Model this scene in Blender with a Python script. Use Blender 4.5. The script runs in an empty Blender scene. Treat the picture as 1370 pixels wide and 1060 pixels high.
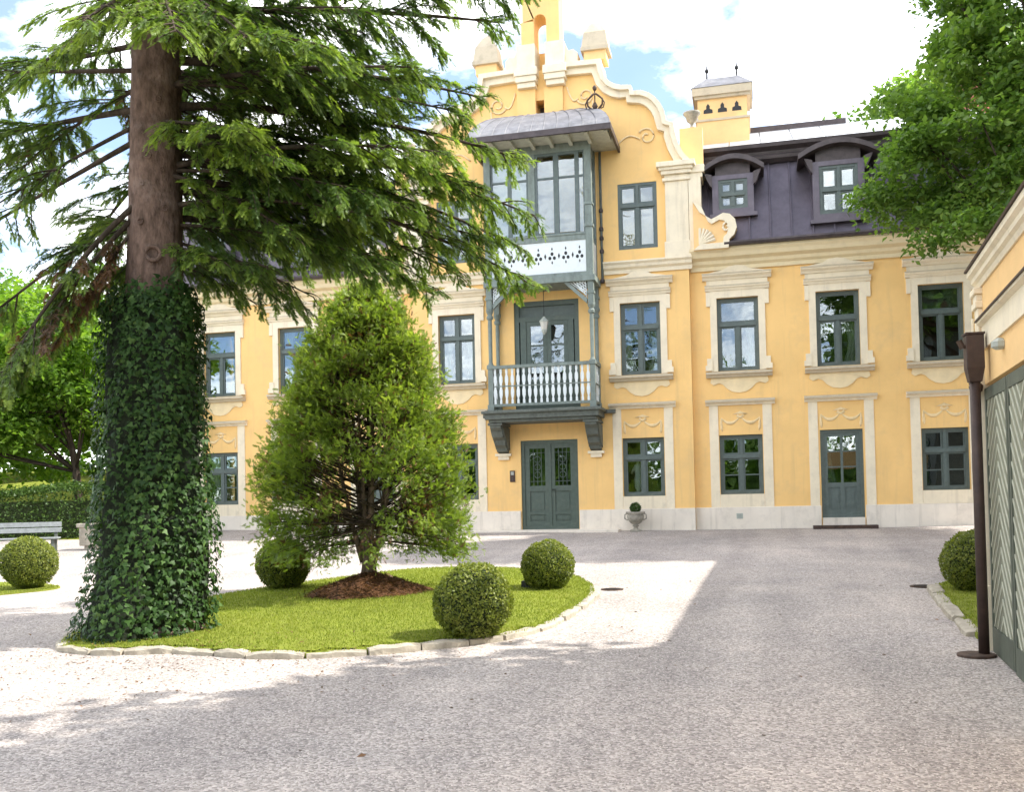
import bpy, math, random
import numpy as np
from mathutils import Vector, Matrix
rng = np.random.default_rng(11)
random.seed(5)
S = bpy.context.scene
COL = S.collection
PI = math.pi

# ------------------------------------------------------------------ camera
cam = bpy.data.cameras.new('camera'); camo = bpy.data.objects.new('camera', cam); COL.objects.link(camo)
S.camera = camo
YAW, PITCH, ROLL = (math.radians(a) for a in (-13.878, 1.6, -1.2044))
fw = Vector((math.sin(YAW)*math.cos(PITCH), math.cos(YAW)*math.cos(PITCH), math.sin(PITCH)))
r0 = Vector((math.cos(YAW), -math.sin(YAW), 0)); u0 = r0.cross(fw)
rt = math.cos(ROLL)*r0 + math.sin(ROLL)*u0; up = -math.sin(ROLL)*r0 + math.cos(ROLL)*u0
CAM = Vector((0, -26, 1.6))
m = Matrix((rt, up, -fw)).transposed().to_4x4(); m.translation = CAM
camo.matrix_world = m
cam.sensor_fit = 'HORIZONTAL'; cam.sensor_width = 36; cam.lens = 36*1300/1370
cam.shift_y = (630-530)/1370; cam.clip_start = .1; cam.clip_end = 3000

# ------------------------------------------------------------------ sky, sun, exposure
SUN_EL, SUN_AZ = math.radians(47), math.radians(8)      # azimuth measured from +X towards +Y
w = bpy.data.worlds.new('World'); S.world = w; w.use_nodes = True
nt = w.node_tree; nt.nodes.clear(); N = nt.nodes.new; L = nt.links.new
sky = N('ShaderNodeTexSky'); sky.sky_type = 'NISHITA'; sky.sun_disc = False
sky.sun_elevation = SUN_EL; sky.sun_rotation = PI/2 - SUN_AZ; sky.altitude = 2500; sky.air_density = 1; sky.dust_density = .4; sky.ozone_density = 2.0
tc = N('ShaderNodeTexCoord'); sep = N('ShaderNodeSeparateXYZ'); L(tc.outputs['Generated'], sep.inputs[0])
mx = N('ShaderNodeMath'); mx.operation = 'MAXIMUM'; mx.inputs[1].default_value = .06; L(sep.outputs['Z'], mx.inputs[0])
ad = N('ShaderNodeMath'); ad.operation = 'ADD'; ad.inputs[1].default_value = .22; L(mx.outputs[0], ad.inputs[0])
vd = N('ShaderNodeVectorMath'); vd.operation = 'DIVIDE'; L(tc.outputs['Generated'], vd.inputs[0])
cb = N('ShaderNodeCombineXYZ'); [L(ad.outputs[0], cb.inputs[i]) for i in range(3)]; L(cb.outputs[0], vd.inputs[1])
ns = N('ShaderNodeTexNoise'); ns.inputs['Scale'].default_value = 1.7; ns.inputs['Detail'].default_value = 8; ns.inputs['Roughness'].default_value = .58
mp = N('ShaderNodeMapping'); mp.inputs['Location'].default_value = (-4.41, -.08, -.91); L(vd.outputs[0], mp.inputs[0]); L(mp.outputs[0], ns.inputs['Vector'])
cr = N('ShaderNodeValToRGB'); cr.color_ramp.elements[0].position = .43; cr.color_ramp.elements[1].position = .66; cr.color_ramp.elements[0].color = (.035, .035, .035, 1); L(ns.outputs['Fac'], cr.inputs[0])
ns2 = N('ShaderNodeTexNoise'); ns2.inputs['Scale'].default_value = 4.5; ns2.inputs['Detail'].default_value = 6; L(mp.outputs[0], ns2.inputs['Vector'])
cr2 = N('ShaderNodeValToRGB'); cr2.color_ramp.elements[0].position = .3; cr2.color_ramp.elements[1].position = .7
cr2.color_ramp.elements[0].color = (12.2, 11.9, 11.4, 1); cr2.color_ramp.elements[1].color = (18.5, 18.1, 17.5, 1); L(ns2.outputs['Fac'], cr2.inputs[0])
mix = N('ShaderNodeMix'); mix.data_type = 'RGBA'; L(cr.outputs[0], mix.inputs[0]); L(sky.outputs[0], mix.inputs[6]); L(cr2.outputs[0], mix.inputs[7])
bg = N('ShaderNodeBackground'); bg.inputs['Strength'].default_value = .085; L(mix.outputs[2], bg.inputs[0])
wo = N('ShaderNodeOutputWorld'); L(bg.outputs[0], wo.inputs[0])
sl = bpy.data.lights.new('sun', 'SUN'); sl.energy = 2.0; sl.angle = math.radians(.53); sl.color = (1, .955, .88)
so = bpy.data.objects.new('sun', sl); COL.objects.link(so)
sd = Vector((math.cos(SUN_EL)*math.cos(SUN_AZ), math.cos(SUN_EL)*math.sin(SUN_AZ), math.sin(SUN_EL)))
so.rotation_euler = sd.to_track_quat('Z', 'Y').to_euler(); so.location = (20, 0, 30)
vs = S.view_settings; vs.view_transform = 'Standard'; vs.look = 'None'; vs.exposure = 2.2; vs.gamma = 1; vs.use_curve_mapping = False
S.cycles.transparent_max_bounces = 16; S.cycles.max_bounces = 8; S.cycles.diffuse_bounces = 4

# ------------------------------------------------------------------ materials
def mat(name, col, rough=.7, var=.12, scale=6, bump=.0, bscale=60, metal=0, spec=.4, stretch=None, dirt=None, var2=None, streak=None):
    """base colour with two scales of noise variation and fine bump"""
    ma = bpy.data.materials.new(name); ma.use_nodes = True; t = ma.node_tree; n = t.nodes; l = t.links
    b = n['Principled BSDF']; b.inputs['Roughness'].default_value = rough; b.inputs['Metallic'].default_value = metal
    b.inputs['Specular IOR Level'].default_value = spec
    co = n.new('ShaderNodeTexCoord'); src = co.outputs['Object']
    if stretch:
        mpn = n.new('ShaderNodeMapping'); mpn.inputs['Scale'].default_value = stretch; l.new(src, mpn.inputs[0]); src = mpn.outputs[0]
    a = n.new('ShaderNodeTexNoise'); a.inputs['Scale'].default_value = scale; a.inputs['Detail'].default_value = 6; a.inputs['Roughness'].default_value = .65
    l.new(src, a.inputs['Vector'])
    rp = n.new('ShaderNodeValToRGB'); e = rp.color_ramp.elements
    e[0].position, e[1].position = .3, .7
    c2 = var2 if var2 else tuple(c*(1-2*var) for c in col)
    e[0].color = (*c2, 1); e[1].color = (*(min(1, c*(1+var)) for c in col), 1)
    l.new(a.outputs['Fac'], rp.inputs[0]); out = rp.outputs[0]
    if dirt:
        d = n.new('ShaderNodeTexNoise'); d.inputs['Scale'].default_value = dirt[1]; d.inputs['Detail'].default_value = 9; d.inputs['Roughness'].default_value = .7
        l.new(co.outputs['Object'], d.inputs['Vector'])
        dr = n.new('ShaderNodeMapRange'); dr.inputs[1].default_value = .52; dr.inputs[2].default_value = .78; dr.inputs[4].default_value = dirt[2]; l.new(d.outputs['Fac'], dr.inputs[0])
        mm = n.new('ShaderNodeMix'); mm.data_type = 'RGBA'; l.new(dr.outputs[0], mm.inputs[0]); l.new(out, mm.inputs[6]); mm.inputs[7].default_value = (*dirt[0], 1); out = mm.outputs[2]
    if streak:
        sm_ = n.new('ShaderNodeMapping'); sm_.inputs['Scale'].default_value = (5.5, 5.5, .35); l.new(co.outputs['Object'], sm_.inputs[0])
        d = n.new('ShaderNodeTexNoise'); d.inputs['Scale'].default_value = 1.3; d.inputs['Detail'].default_value = 7; d.inputs['Roughness'].default_value = .6; l.new(sm_.outputs[0], d.inputs['Vector'])
        dr = n.new('ShaderNodeMapRange'); dr.inputs[1].default_value = .54; dr.inputs[2].default_value = .80; dr.inputs[4].default_value = streak[1]; l.new(d.outputs['Fac'], dr.inputs[0])
        mm = n.new('ShaderNodeMix'); mm.data_type = 'RGBA'; l.new(dr.outputs[0], mm.inputs[0]); l.new(out, mm.inputs[6]); mm.inputs[7].default_value = (*streak[0], 1); out = mm.outputs[2]
    l.new(out, b.inputs['Base Color'])
    if bump:
        f = n.new('ShaderNodeTexNoise'); f.inputs['Scale'].default_value = bscale; f.inputs['Detail'].default_value = 5; l.new(src, f.inputs['Vector'])
        bp = n.new('ShaderNodeBump'); bp.inputs['Strength'].default_value = bump; bp.inputs['Distance'].default_value = .02; l.new(f.outputs['Fac'], bp.inputs['Height']); l.new(bp.outputs[0], b.inputs['Normal'])
    return ma

def leaf_mat(name, dark, mid, light, trans=.35, rough=.45, spec=.35):
    ma = bpy.data.materials.new(name); ma.use_nodes = True; t = ma.node_tree; n = t.nodes; l = t.links
    b = n['Principled BSDF']; o = n['Material Output']; b.inputs['Roughness'].default_value = rough; b.inputs['Specular IOR Level'].default_value = spec
    at = n.new('ShaderNodeAttribute'); at.attribute_name = 'tint'
    rp = n.new('ShaderNodeValToRGB'); e = rp.color_ramp.elements; e[0].color = (*dark, 1); e[1].color = (*light, 1); x = e.new(.5); x.color = (*mid, 1)
    l.new(at.outputs['Fac'], rp.inputs[0]); l.new(rp.outputs[0], b.inputs['Base Color'])
    tr = n.new('ShaderNodeBsdfTranslucent')
    mxc = n.new('ShaderNodeMix'); mxc.data_type = 'RGBA'; mxc.blend_type = 'MULTIPLY'; mxc.inputs[0].default_value = 1; l.new(rp.outputs[0], mxc.inputs[6]); mxc.inputs[7].default_value = (1.5, 1.6, .7, 1)
    l.new(mxc.outputs[2], tr.inputs[0])
    ms = n.new('ShaderNodeMixShader'); ms.inputs[0].default_value = trans; l.new(b.outputs[0], ms.inputs[1]); l.new(tr.outputs[0], ms.inputs[2]); l.new(ms.outputs[0], o.inputs[0])
    return ma

def glass_mat():
    ma = bpy.data.materials.new('window_glass'); ma.use_nodes = True; t = ma.node_tree; n = t.nodes; l = t.links
    n.remove(n['Principled BSDF']); o = n['Material Output']
    tr = n.new('ShaderNodeBsdfTransparent'); tr.inputs[0].default_value = (.80, .86, .85, 1)
    gl = n.new('ShaderNodeBsdfGlossy'); gl.inputs['Roughness'].default_value = .015; gl.inputs[0].default_value = (.9, .95, 1, 1)
    fr = n.new('ShaderNodeFresnel'); fr.inputs['IOR'].default_value = 1.75
    no = n.new('ShaderNodeTexNoise'); no.inputs['Scale'].default_value = 1.6; co = n.new('ShaderNodeTexCoord'); l.new(co.outputs['Object'], no.inputs['Vector'])
    bp = n.new('ShaderNodeBump'); bp.inputs['Strength'].default_value = .10; bp.inputs['Distance'].default_value = .05; l.new(no.outputs['Fac'], bp.inputs['Height']); l.new(bp.outputs[0], gl.inputs['Normal'])
    mu = n.new('ShaderNodeMath'); mu.operation = 'MULTIPLY_ADD'; mu.inputs[1].default_value = 1.0; mu.inputs[2].default_value = .05; l.new(fr.outputs[0], mu.inputs[0])
    ms = n.new('ShaderNodeMixShader'); l.new(mu.outputs[0], ms.inputs[0]); l.new(tr.outputs[0], ms.inputs[1]); l.new(gl.outputs[0], ms.inputs[2]); l.new(ms.outputs[0], o.inputs[0])
    return ma

M = dict(
 yellow=mat('yellow_stucco', (.90, .585, .235), .9, .05, .7, .25, 90, spec=.2, dirt=((.66, .46, .23), 1.1, .7), streak=((.64, .44, .21), .55)),
 trim=mat('cream_stucco', (.84, .735, .55), .85, .05, 2, .15, 80, spec=.2, dirt=((.56, .49, .38), 3, .6), streak=((.48, .41, .30), .5)),
 ledge=mat('weathered_ledge_stucco', (.60, .51, .37), .85, .12, 4, .15, 60, spec=.2, dirt=((.33, .28, .21), 4, .7)),
 apron=mat('faded_apron_stucco', (.84, .68, .42), .88, .06, 3, spec=.2),
 relief=mat('worn_relief_stucco', (.84, .64, .36), .9, .1, 5, spec=.2),
 plinth=mat('pale_plinth_stucco', (.82, .74, .63), .85, .05, 1.5, .2, 70, spec=.2, dirt=((.50, .44, .37), 1.8, .7), streak=((.40, .35, .29), .6)),
 frame=mat('grey_green_paint', (.105, .135, .125), .45, .1, 8, .05, 40, dirt=((.17, .19, .17), 9, .6)),
 door=mat('green_door_paint', (.085, .115, .095), .42, .1, 8, .05, 40, dirt=((.15, .16, .13), 5, .6)),
 wood=mat('weathered_green_timber', (.20, .24, .215), .6, .14, 9, .15, 60, stretch=(1, 1, .35), dirt=((.11, .12, .10), 7, .8)),
 darkwood=mat('dark_weathered_timber', (.12, .135, .115), .65, .18, 9, .2, 60, dirt=((.05, .05, .04), 6, .8)),
 white=mat('white_painted_wood', (.72, .77, .77), .5, .05, 6, .05, 50, dirt=((.45, .48, .46), 6, .5)),
 soffit=mat('pale_soffit_boards', (.50, .50, .40), .7, .1, 6),
 roof=mat('purple_brown_sheet_roof', (.118, .100, .122), .42, .16, 2.5, .08, 30, metal=.35, spec=.5, dirt=((.15, .14, .16), 1.6, .7)),
 cornice=mat('yellowish_cornice_stucco', (.80, .67, .43), .85, .06, 3, .15, 70, spec=.2, dirt=((.52, .43, .29), 3, .6)),
 roofdark=mat('dark_brown_metal', (.078, .062, .062), .45, .2, 4, .05, 40, metal=.3),
 roofpale=mat('pale_zinc_sheet', (.62, .64, .66), .38, .1, 2, metal=.6, dirt=((.35, .35, .36), 3, .5)),
 slate=mat('weathered_lead_sheet', (.20, .20, .215), .55, .2, 3, .12, 30, metal=.25, dirt=((.36, .35, .34), 2.5, .8)),
 glass=glass_mat(),
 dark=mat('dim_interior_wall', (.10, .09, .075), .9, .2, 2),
 curtain=mat('pale_curtain', (.62, .60, .54), .9, .06, 3),
 blind=mat('grey_blind', (.30, .33, .30), .9, .06, 3),
 iron=mat('rusty_iron', (.075, .045, .03), .7, .3, 12, .2, 60),
 black=mat('black_iron', (.02, .02, .02), .5, .2, 10),
 post=mat('brown_painted_steel', (.060, .036, .028), .55, .16, 9, .1, 60, dirt=((.09, .05, .035), 6, .7)),
 stone=mat('pale_kerb_stone', (.42, .375, .30), .9, .18, 7, .5, 25, spec=.2, dirt=((.26, .24, .19), 6, .8)),
 urn=mat('mossy_urn_stone', (.36, .33, .27), .9, .2, 9, .4, 30, spec=.2, dirt=((.17, .17, .12), 8, .8)),
 bark=mat('reddish_spruce_bark', (.17, .115, .09), .95, .3, 14, .9, 22, spec=.1, stretch=(1, 1, .45), dirt=((.27, .215, .19), 4, .7)),
 yewbark=mat('flaky_evergreen_bark', (.135, .10, .075), .95, .3, 14, .8, 22, spec=.1, stretch=(1, 1, .3)),
 darkbark=mat('dark_bark', (.075, .058, .043), .95, .3, 14, .8, 22, spec=.1, stretch=(1, 1, .3)),
 mulch=mat('rusty_needle_mulch', (.125, .062, .032), .95, .35, 30, .9, 60, spec=.1),
 soil=mat('dark_soil', (.05, .04, .028), .95, .3, 20),
 gate=mat('grey_green_gate_board', (.235, .240, .170), .6, .12, 5, .15, 40, stretch=(1, 1, .5), dirt=((.15, .16, .12), 6, .7)),
 gatedark=mat('dark_gate_frame', (.10, .115, .085), .6, .15, 6, .1, 40),
 gatepale=mat('pale_gate_bead', (.55, .55, .43), .6, .1, 6, dirt=((.35, .35, .27), 9, .6)),
 gyellow=mat('warm_yellow_stucco', (.88, .58, .27), .9, .05, 1.2, .25, 90, spec=.2, dirt=((.66, .45, .24), 2, .5)),
 bench=mat('grey_bench_timber', (.22, .235, .235), .75, .14, 10, .2, 40),
 pink=mat('pink_stucco', (.66, .33, .26), .9, .06, 1.5, .2, 60, spec=.2),
 redroof=mat('red_clay_roof', (.30, .075, .045), .8, .2, 6, .3, 30),
 lantern=mat('pale_lantern_metal', (.42, .45, .40), .5, .1, 20),
 white_stone=mat('white_statuette', (.75, .75, .72), .5, .05, 20),
 box_in=mat('painted_inner_shade', (.03, .045, .012), .95, .3, 30),  # near-black core colour paints the shade between the leaves
 spruce=leaf_mat('spruce_needles', (.026, .054, .018), (.085, .142, .032), (.235, .31, .058), .48),
 deadneedle=leaf_mat('dry_brown_needles', (.06, .035, .018), (.12, .06, .025), (.22, .11, .05), .25),
 yew=leaf_mat('evergreen_sprays', (.075, .120, .018), (.180, .250, .040), (.325, .385, .070), .5),
 broad=leaf_mat('broad_leaves', (.060, .120, .025), (.125, .215, .045), (.225, .320, .075), .52),
 lime=leaf_mat('bright_lime_leaves', (.060, .125, .016), (.125, .225, .028), (.215, .325, .045), .55),
 ivy=leaf_mat('ivy_leaves', (.014, .036, .008), (.034, .076, .016), (.085, .150, .038), .16, .5, .18),
 boxleaf=leaf_mat('boxwood_leaves', (.075, .105, .014), (.165, .200, .030), (.290, .300, .058), .34),
 hedge=leaf_mat('hedge_leaves', (.032, .068, .014), (.065, .120, .024), (.120, .185, .038), .3),
 grass=leaf_mat('grass_blades', (.120, .165, .022), (.200, .240, .034), (.300, .315, .060), .38, .5, .2),
)

# ------------------------------------------------------------------ mesh helpers
ORG = {}
def org(o): return ORG.get(o.name, Vector((0, 0, 0))) if o else Vector((0, 0, 0))
def link(o, parent=None):
    COL.objects.link(o)
    if parent: o.parent = parent
    return o
def thing(name, label, cat, loc=(0, 0, 0), group=None):
    o = bpy.data.objects.new(name, None); o.empty_display_size = .2; COL.objects.link(o)
    o.location = loc; ORG[o.name] = Vector(loc)
    o['label'] = label; o['category'] = cat
    if group: o['group'] = group
    return o
def tag(o, label, cat, group=None):
    o['label'] = label; o['category'] = cat
    if group: o['group'] = group
    return o
def mesh_np(name, V, F, ma, tint=None, smooth=False):
    V = np.ascontiguousarray(V, dtype=np.float32); F = np.ascontiguousarray(F, dtype=np.int32)
    me = bpy.data.meshes.new(name); k = F.shape[1]
    me.vertices.add(len(V)); me.vertices.foreach_set('co', V.ravel())
    me.loops.add(F.size); me.loops.foreach_set('vertex_index', F.ravel())
    me.polygons.add(len(F)); me.polygons.foreach_set('loop_start', np.arange(0, F.size, k, dtype=np.int32))
    try: me.polygons.foreach_set('loop_total', np.full(len(F), k, dtype=np.int32))
    except Exception: pass
    if smooth: me.polygons.foreach_set('use_smooth', np.ones(len(F), dtype=bool))
    me.update(calc_edges=True)
    if tint is not None:
        a = me.attributes.new('tint', 'FLOAT', 'POINT'); a.data.foreach_set('value', np.ascontiguousarray(tint, dtype=np.float32))
    me.materials.append(ma); return me
def obj_np(name, V, F, ma, parent=None, tint=None, smooth=False):
    V = np.asarray(V) - np.array(org(parent))
    me = mesh_np(name, V, F, ma, tint, smooth)
    o = link(bpy.data.objects.new(name, me), parent); ORG[o.name] = org(parent).copy()
    return o

class MB:
    def __init__(s): s.v = []; s.f = []
    def add(s, V, F):
        b = len(s.v); s.v += [tuple(p) for p in V]; s.f += [tuple(i+b for i in q) for q in F]; return s
    def box(s, x0, x1, y0, y1, z0, z1):
        return s.add([(x0,y0,z0),(x1,y0,z0),(x1,y1,z0),(x0,y1,z0),(x0,y0,z1),(x1,y0,z1),(x1,y1,z1),(x0,y1,z1)],
                     [(0,3,2,1),(4,5,6,7),(0,1,5,4),(1,2,6,5),(2,3,7,6),(3,0,4,7)])
    def prism(s, pts, y0, y1):                     # outline in (x,z), extruded along y
        n = len(pts); a = 0
        for i in range(n):
            x, z = pts[i]; X, Z = pts[(i+1) % n]; a += x*Z - X*z
        if a < 0: pts = pts[::-1]
        V = [(x, y0, z) for x, z in pts] + [(x, y1, z) for x, z in pts]
        return s.add(V, [tuple(range(n)), tuple(range(2*n-1, n-1, -1))] + [(i, i+n, (i+1) % n+n, (i+1) % n) for i in range(n)])
    def xprism(s, pts, x0, x1):                    # outline in (y,z), extruded along x
        n = len(pts); a = 0
        for i in range(n):
            x, z = pts[i]; X, Z = pts[(i+1) % n]; a += x*Z - X*z
        if a < 0: pts = pts[::-1]
        V = [(x0, y, z) for y, z in pts] + [(x1, y, z) for y, z in pts]
        return s.add(V, [tuple(range(n-1, -1, -1)), tuple(range(n, 2*n))] + [(i, (i+1) % n, (i+1) % n+n, i+n) for i in range(n)])
    def tube(s, pts, rad, n=8, cap=True):
        pts = [Vector(p) for p in pts]; k = len(pts)
        if not hasattr(rad, '__len__'): rad = [rad]*k
        ref = Vector((0, 0, 1)) if abs((pts[-1]-pts[0]).normalized().z) < .9 else Vector((1, 0, 0))
        b = len(s.v)
        for i, p in enumerate(pts):
            d = (pts[min(i+1, k-1)] - pts[max(i-1, 0)]).normalized()
            a = d.cross(ref).normalized(); c = a.cross(d)
            for j in range(n):
                t = 2*PI*j/n; q = p + (math.cos(t)*a + math.sin(t)*c)*float(rad[i]); s.v.append(tuple(q))
        for i in range(k-1):
            for j in range(n):
                s.f.append((b+i*n+j, b+i*n+(j+1) % n, b+(i+1)*n+(j+1) % n, b+(i+1)*n+j))
        if cap: s.f.append(tuple(b+j for j in range(n-1, -1, -1))); s.f.append(tuple(b+(k-1)*n+j for j in range(n)))
        return s
    def lathe(s, prof, c, n=16):                   # prof (r,z)
        b = len(s.v)
        for r, z in prof:
            for j in range(n):
                t = 2*PI*(j+.5)/n; s.v.append((c[0]+r*math.cos(t), c[1]+r*math.sin(t), c[2]+z))
        for i in range(len(prof)-1):
            for j in range(n): s.f.append((b+i*n+j, b+i*n+(j+1) % n, b+(i+1)*n+(j+1) % n, b+(i+1)*n+j))
        s.f.append(tuple(b+j for j in range(n-1, -1, -1))); e = b+(len(prof)-1)*n; s.f.append(tuple(e+j for j in range(n)))
        return s
    def mesh(s, name, ma, smooth=False):
        me = bpy.data.meshes.new(name); me.from_pydata(s.v, [], s.f); me.materials.append(ma)
        if smooth: me.polygons.foreach_set('use_smooth', [True]*len(me.polygons))
        me.update(); return me
    def build(s, name, ma, parent=None, smooth=False, bevel=0):
        o = org(parent); s.v = [(x-o.x, y-o.y, z-o.z) for x, y, z in s.v]
        ob = link(bpy.data.objects.new(name, s.mesh(name, ma, smooth)), parent); ORG[ob.name] = o.copy()
        if bevel:
            bv = ob.modifiers.new('bevel', 'BEVEL'); bv.width = bevel; bv.segments = 2; bv.limit_method = 'ANGLE'
        return ob
def inst(name, me, parent, loc, rotz=0, scale=1):
    o = link(bpy.data.objects.new(name, me), parent); p = Vector(loc); o.location = p - org(parent); o.rotation_euler.z = rotz
    if scale != 1: o.scale = (scale,)*3
    ORG[o.name] = p; return o

# ------------------------------------------------------------------ ground
def gz(x, y):
    x = np.clip(np.asarray(x, float), -20, 20); t = np.clip(np.asarray(y, float)+26, 0, 31)
    return .02*t + .0065*np.log1p(np.exp(np.clip((t-15)*2, -50, 60))) + .0007*x*x*np.clip((t-15)/11, 0, 1)
def g(x, y): return float(gz(x, y))
def ground_mat():
    ma = bpy.data.materials.new('gravel'); ma.use_nodes = True; t = ma.node_tree; n = t.nodes; l = t.links
    b = n['Principled BSDF']; b.inputs['Roughness'].default_value = .95; b.inputs['Specular IOR Level'].default_value = .15
    co = n.new('ShaderNodeTexCoord'); P = co.outputs['Object']
    v = n.new('ShaderNodeTexVoronoi'); v.inputs['Scale'].default_value = 60; l.new(P, v.inputs['Vector'])
    v2 = n.new('ShaderNodeTexVoronoi'); v2.inputs['Scale'].default_value = 90; l.new(P, v2.inputs['Vector'])
    s = n.new('ShaderNodeSeparateColor'); l.new(v.outputs['Color'], s.inputs[0])
    rp = n.new('ShaderNodeValToRGB'); e = rp.color_ramp.elements
    e[0].color = (.24, .217, .202, 1); e[1].color = (.64, .59, .55, 1); x = e.new(.30); x.color = (.37, .338, .315, 1); x = e.new(.72); x.color = (.50, .455, .425, 1)
    l.new(s.outputs[0], rp.inputs[0])
    big = n.new('ShaderNodeTexNoise'); big.inputs['Scale'].default_value = .55; big.inputs['Detail'].default_value = 7; big.inputs['Roughness'].default_value = .65; l.new(P, big.inputs['Vector'])
    r2 = n.new('ShaderNodeValToRGB'); e = r2.color_ramp.elements; e[0].position = .3; e[1].position = .7; e[0].color = (.74, .73, .73, 1); e[1].color = (1.10, 1.05, 1.0, 1); l.new(big.outputs['Fac'], r2.inputs[0])
    mm = n.new('ShaderNodeMix'); mm.data_type = 'RGBA'; mm.blend_type = 'MULTIPLY'; mm.inputs[0].default_value = 1; l.new(rp.outputs[0], mm.inputs[6]); l.new(r2.outputs[0], mm.inputs[7])
    lm = n.new('ShaderNodeMapping'); lm.inputs['Rotation'].default_value = (0, 0, .22); lm.inputs['Scale'].default_value = (1.15, .10, 1); l.new(P, lm.inputs[0])
    ln_ = n.new('ShaderNodeTexNoise'); ln_.inputs['Scale'].default_value = 1.2; ln_.inputs['Detail'].default_value = 5; l.new(lm.outputs[0], ln_.inputs['Vector'])
    r3 = n.new('ShaderNodeValToRGB'); e = r3.color_ramp.elements; e[0].position = .38; e[1].position = .62; e[0].color = (.88, .88, .88, 1); e[1].color = (1.07, 1.07, 1.06, 1); l.new(ln_.outputs['Fac'], r3.inputs[0])
    m3 = n.new('ShaderNodeMix'); m3.data_type = 'RGBA'; m3.blend_type = 'MULTIPLY'; m3.inputs[0].default_value = 1; l.new(mm.outputs[2], m3.inputs[6]); l.new(r3.outputs[0], m3.inputs[7])
    l.new(m3.outputs[2], b.inputs['Base Color'])
    b1 = n.new('ShaderNodeBump'); b1.inputs['Strength'].default_value = .55; b1.inputs['Distance'].default_value = .012; b1.invert = True; l.new(v.outputs['Distance'], b1.inputs['Height'])
    b2 = n.new('ShaderNodeBump'); b2.inputs['Strength'].default_value = .4; b2.inputs['Distance'].default_value = .006; b2.invert = True; l.new(v2.outputs['Distance'], b2.inputs['Height']); l.new(b1.outputs[0], b2.inputs['Normal'])
    l.new(b2.outputs[0], b.inputs['Normal']); return ma
M['gravel'] = ground_mat()
xs = np.concatenate([[-900, -400, -150, -70], np.linspace(-40, 24, 129), [45, 90, 300, 900]])
ys = np.concatenate([[-900, -300, -90, -45], np.linspace(-30, 8, 115), [16, 30, 70, 200, 900]])
X, Yg = np.meshgrid(xs, ys); Z = gz(X, Yg) + (np.abs(Yg+12) < 18)*(.006*np.sin(X*1.7+Yg*.9)+.005*np.sin(Yg*2.3-X*.6))
nx = len(xs); idx = np.arange(len(ys)*nx).reshape(len(ys), nx)
F = np.stack([idx[:-1, :-1], idx[:-1, 1:], idx[1:, 1:], idx[1:, :-1]], -1).reshape(-1, 4)
gr = obj_np('ground', np.stack([X, Yg, Z], -1).reshape(-1, 3), F, M['gravel'], smooth=True); gr['kind'] = 'structure'

# loose pebbles near the viewer, real geometry
def pebbles():
    n = 26000
    d = 4.0 + 7*rng.random(n)**1.4; a = YAW + np.radians(rng.uniform(-29, 29, n))
    x = d*np.sin(a); y = -26 + d*np.cos(a)
    keep = ~((y > -17.9+.25*np.abs(x+3)) & (x < -1.5)) & (x < 1.75)
    x, y = x[keep], y[keep]; n = len(x); z = gz(x, y) + .006*np.sin(x*1.7+y*.9)+.005*np.sin(y*2.3-x*.6)
    r = rng.uniform(.004, .011, n)
    T = np.array([(1, 0, 0), (-.5, .87, 0), (-.5, -.87, 0), (.1, .05, .8), (0, 0, -.4)])
    Fc = np.array([(0, 1, 3), (1, 2, 3), (2, 0, 3)])
    th = rng.uniform(0, 2*PI, n); c, s = np.cos(th), np.sin(th)
    tx = T[:4, 0]; ty = T[:4, 1]; sq = rng.uniform(.6, 1, n)
    V = np.stack([x[:, None]+r[:, None]*(c[:, None]*tx - s[:, None]*ty*sq[:, None]), y[:, None]+r[:, None]*(s[:, None]*tx + c[:, None]*ty*sq[:, None]), z[:, None]-.001+r[:, None]*T[:4, 2]], -1).reshape(-1, 3)
    Ff = (np.arange(n)[:, None, None]*4 + Fc).reshape(-1, 3)
    pm = leaf_mat('loose_pebble', (.26, .23, .205), (.46, .41, .365), (.64, .58, .52), 0, .9, .15)
    o = obj_np('loose_gravel', V, Ff, pm, tint=np.repeat(rng.random(n), 4)); o['kind'] = 'stuff'
    tag(o, 'loose grey and pinkish pebbles scattered over the courtyard gravel', 'gravel')
pebbles()

# ------------------------------------------------------------------ villa
XC = -5.33; XL, XR = -16.95, 6.30; RL, RR = -9.20, -1.46; YF = -.2       # risalit in front of the wings by .2
villa = thing('villa', 'yellow stucco villa with curved central gable, timber oriel and purple-brown mansard roof', 'villa', (XC, 0, .6))
CACHE = {}
def part(name, key, fn, ma, loc, parent, smooth=False, scale=1):
    """a piece whose mesh is shared by all alike pieces"""
    if key not in CACHE:
        mb = MB(); fn(mb); CACHE[key] = mb.mesh(name, ma, smooth)
    return inst(name, CACHE[key], parent, loc, 0, scale)

def wallgrid(mb, x0, x1, z0, top, y, holes, depth=.24, extra=()):
    xs = sorted({x0, x1, *[h[0] for h in holes], *[h[1] for h in holes], *extra}); xs = [x for x in xs if x0 <= x <= x1]
    for a, b in zip(xs, xs[1:]):
        if b-a < 1e-4: continue
        mid = (a+b)/2; z = z0
        for h in sorted([h for h in holes if h[0] < mid < h[1]], key=lambda h: h[2]):
            mb.add([(a, y, z), (b, y, z), (b, y, h[2]), (a, y, h[2])], [(0, 1, 2, 3)]); z = h[3]
        mb.add([(a, y, z), (b, y, z), (b, y, top(b-1e-5)), (a, y, top(a+1e-5))], [(0, 1, 2, 3)])
    for a, b, c, d in holes:
        mb.add([(a, y, c), (b, y, c), (b, y, d), (a, y, d), (a, y+depth, c), (b, y+depth, c), (b, y+depth, d), (a, y+depth, d)],
               [(0, 1, 5, 4), (1, 2, 6, 5), (2, 3, 7, 6), (3, 0, 4, 7)])

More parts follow.
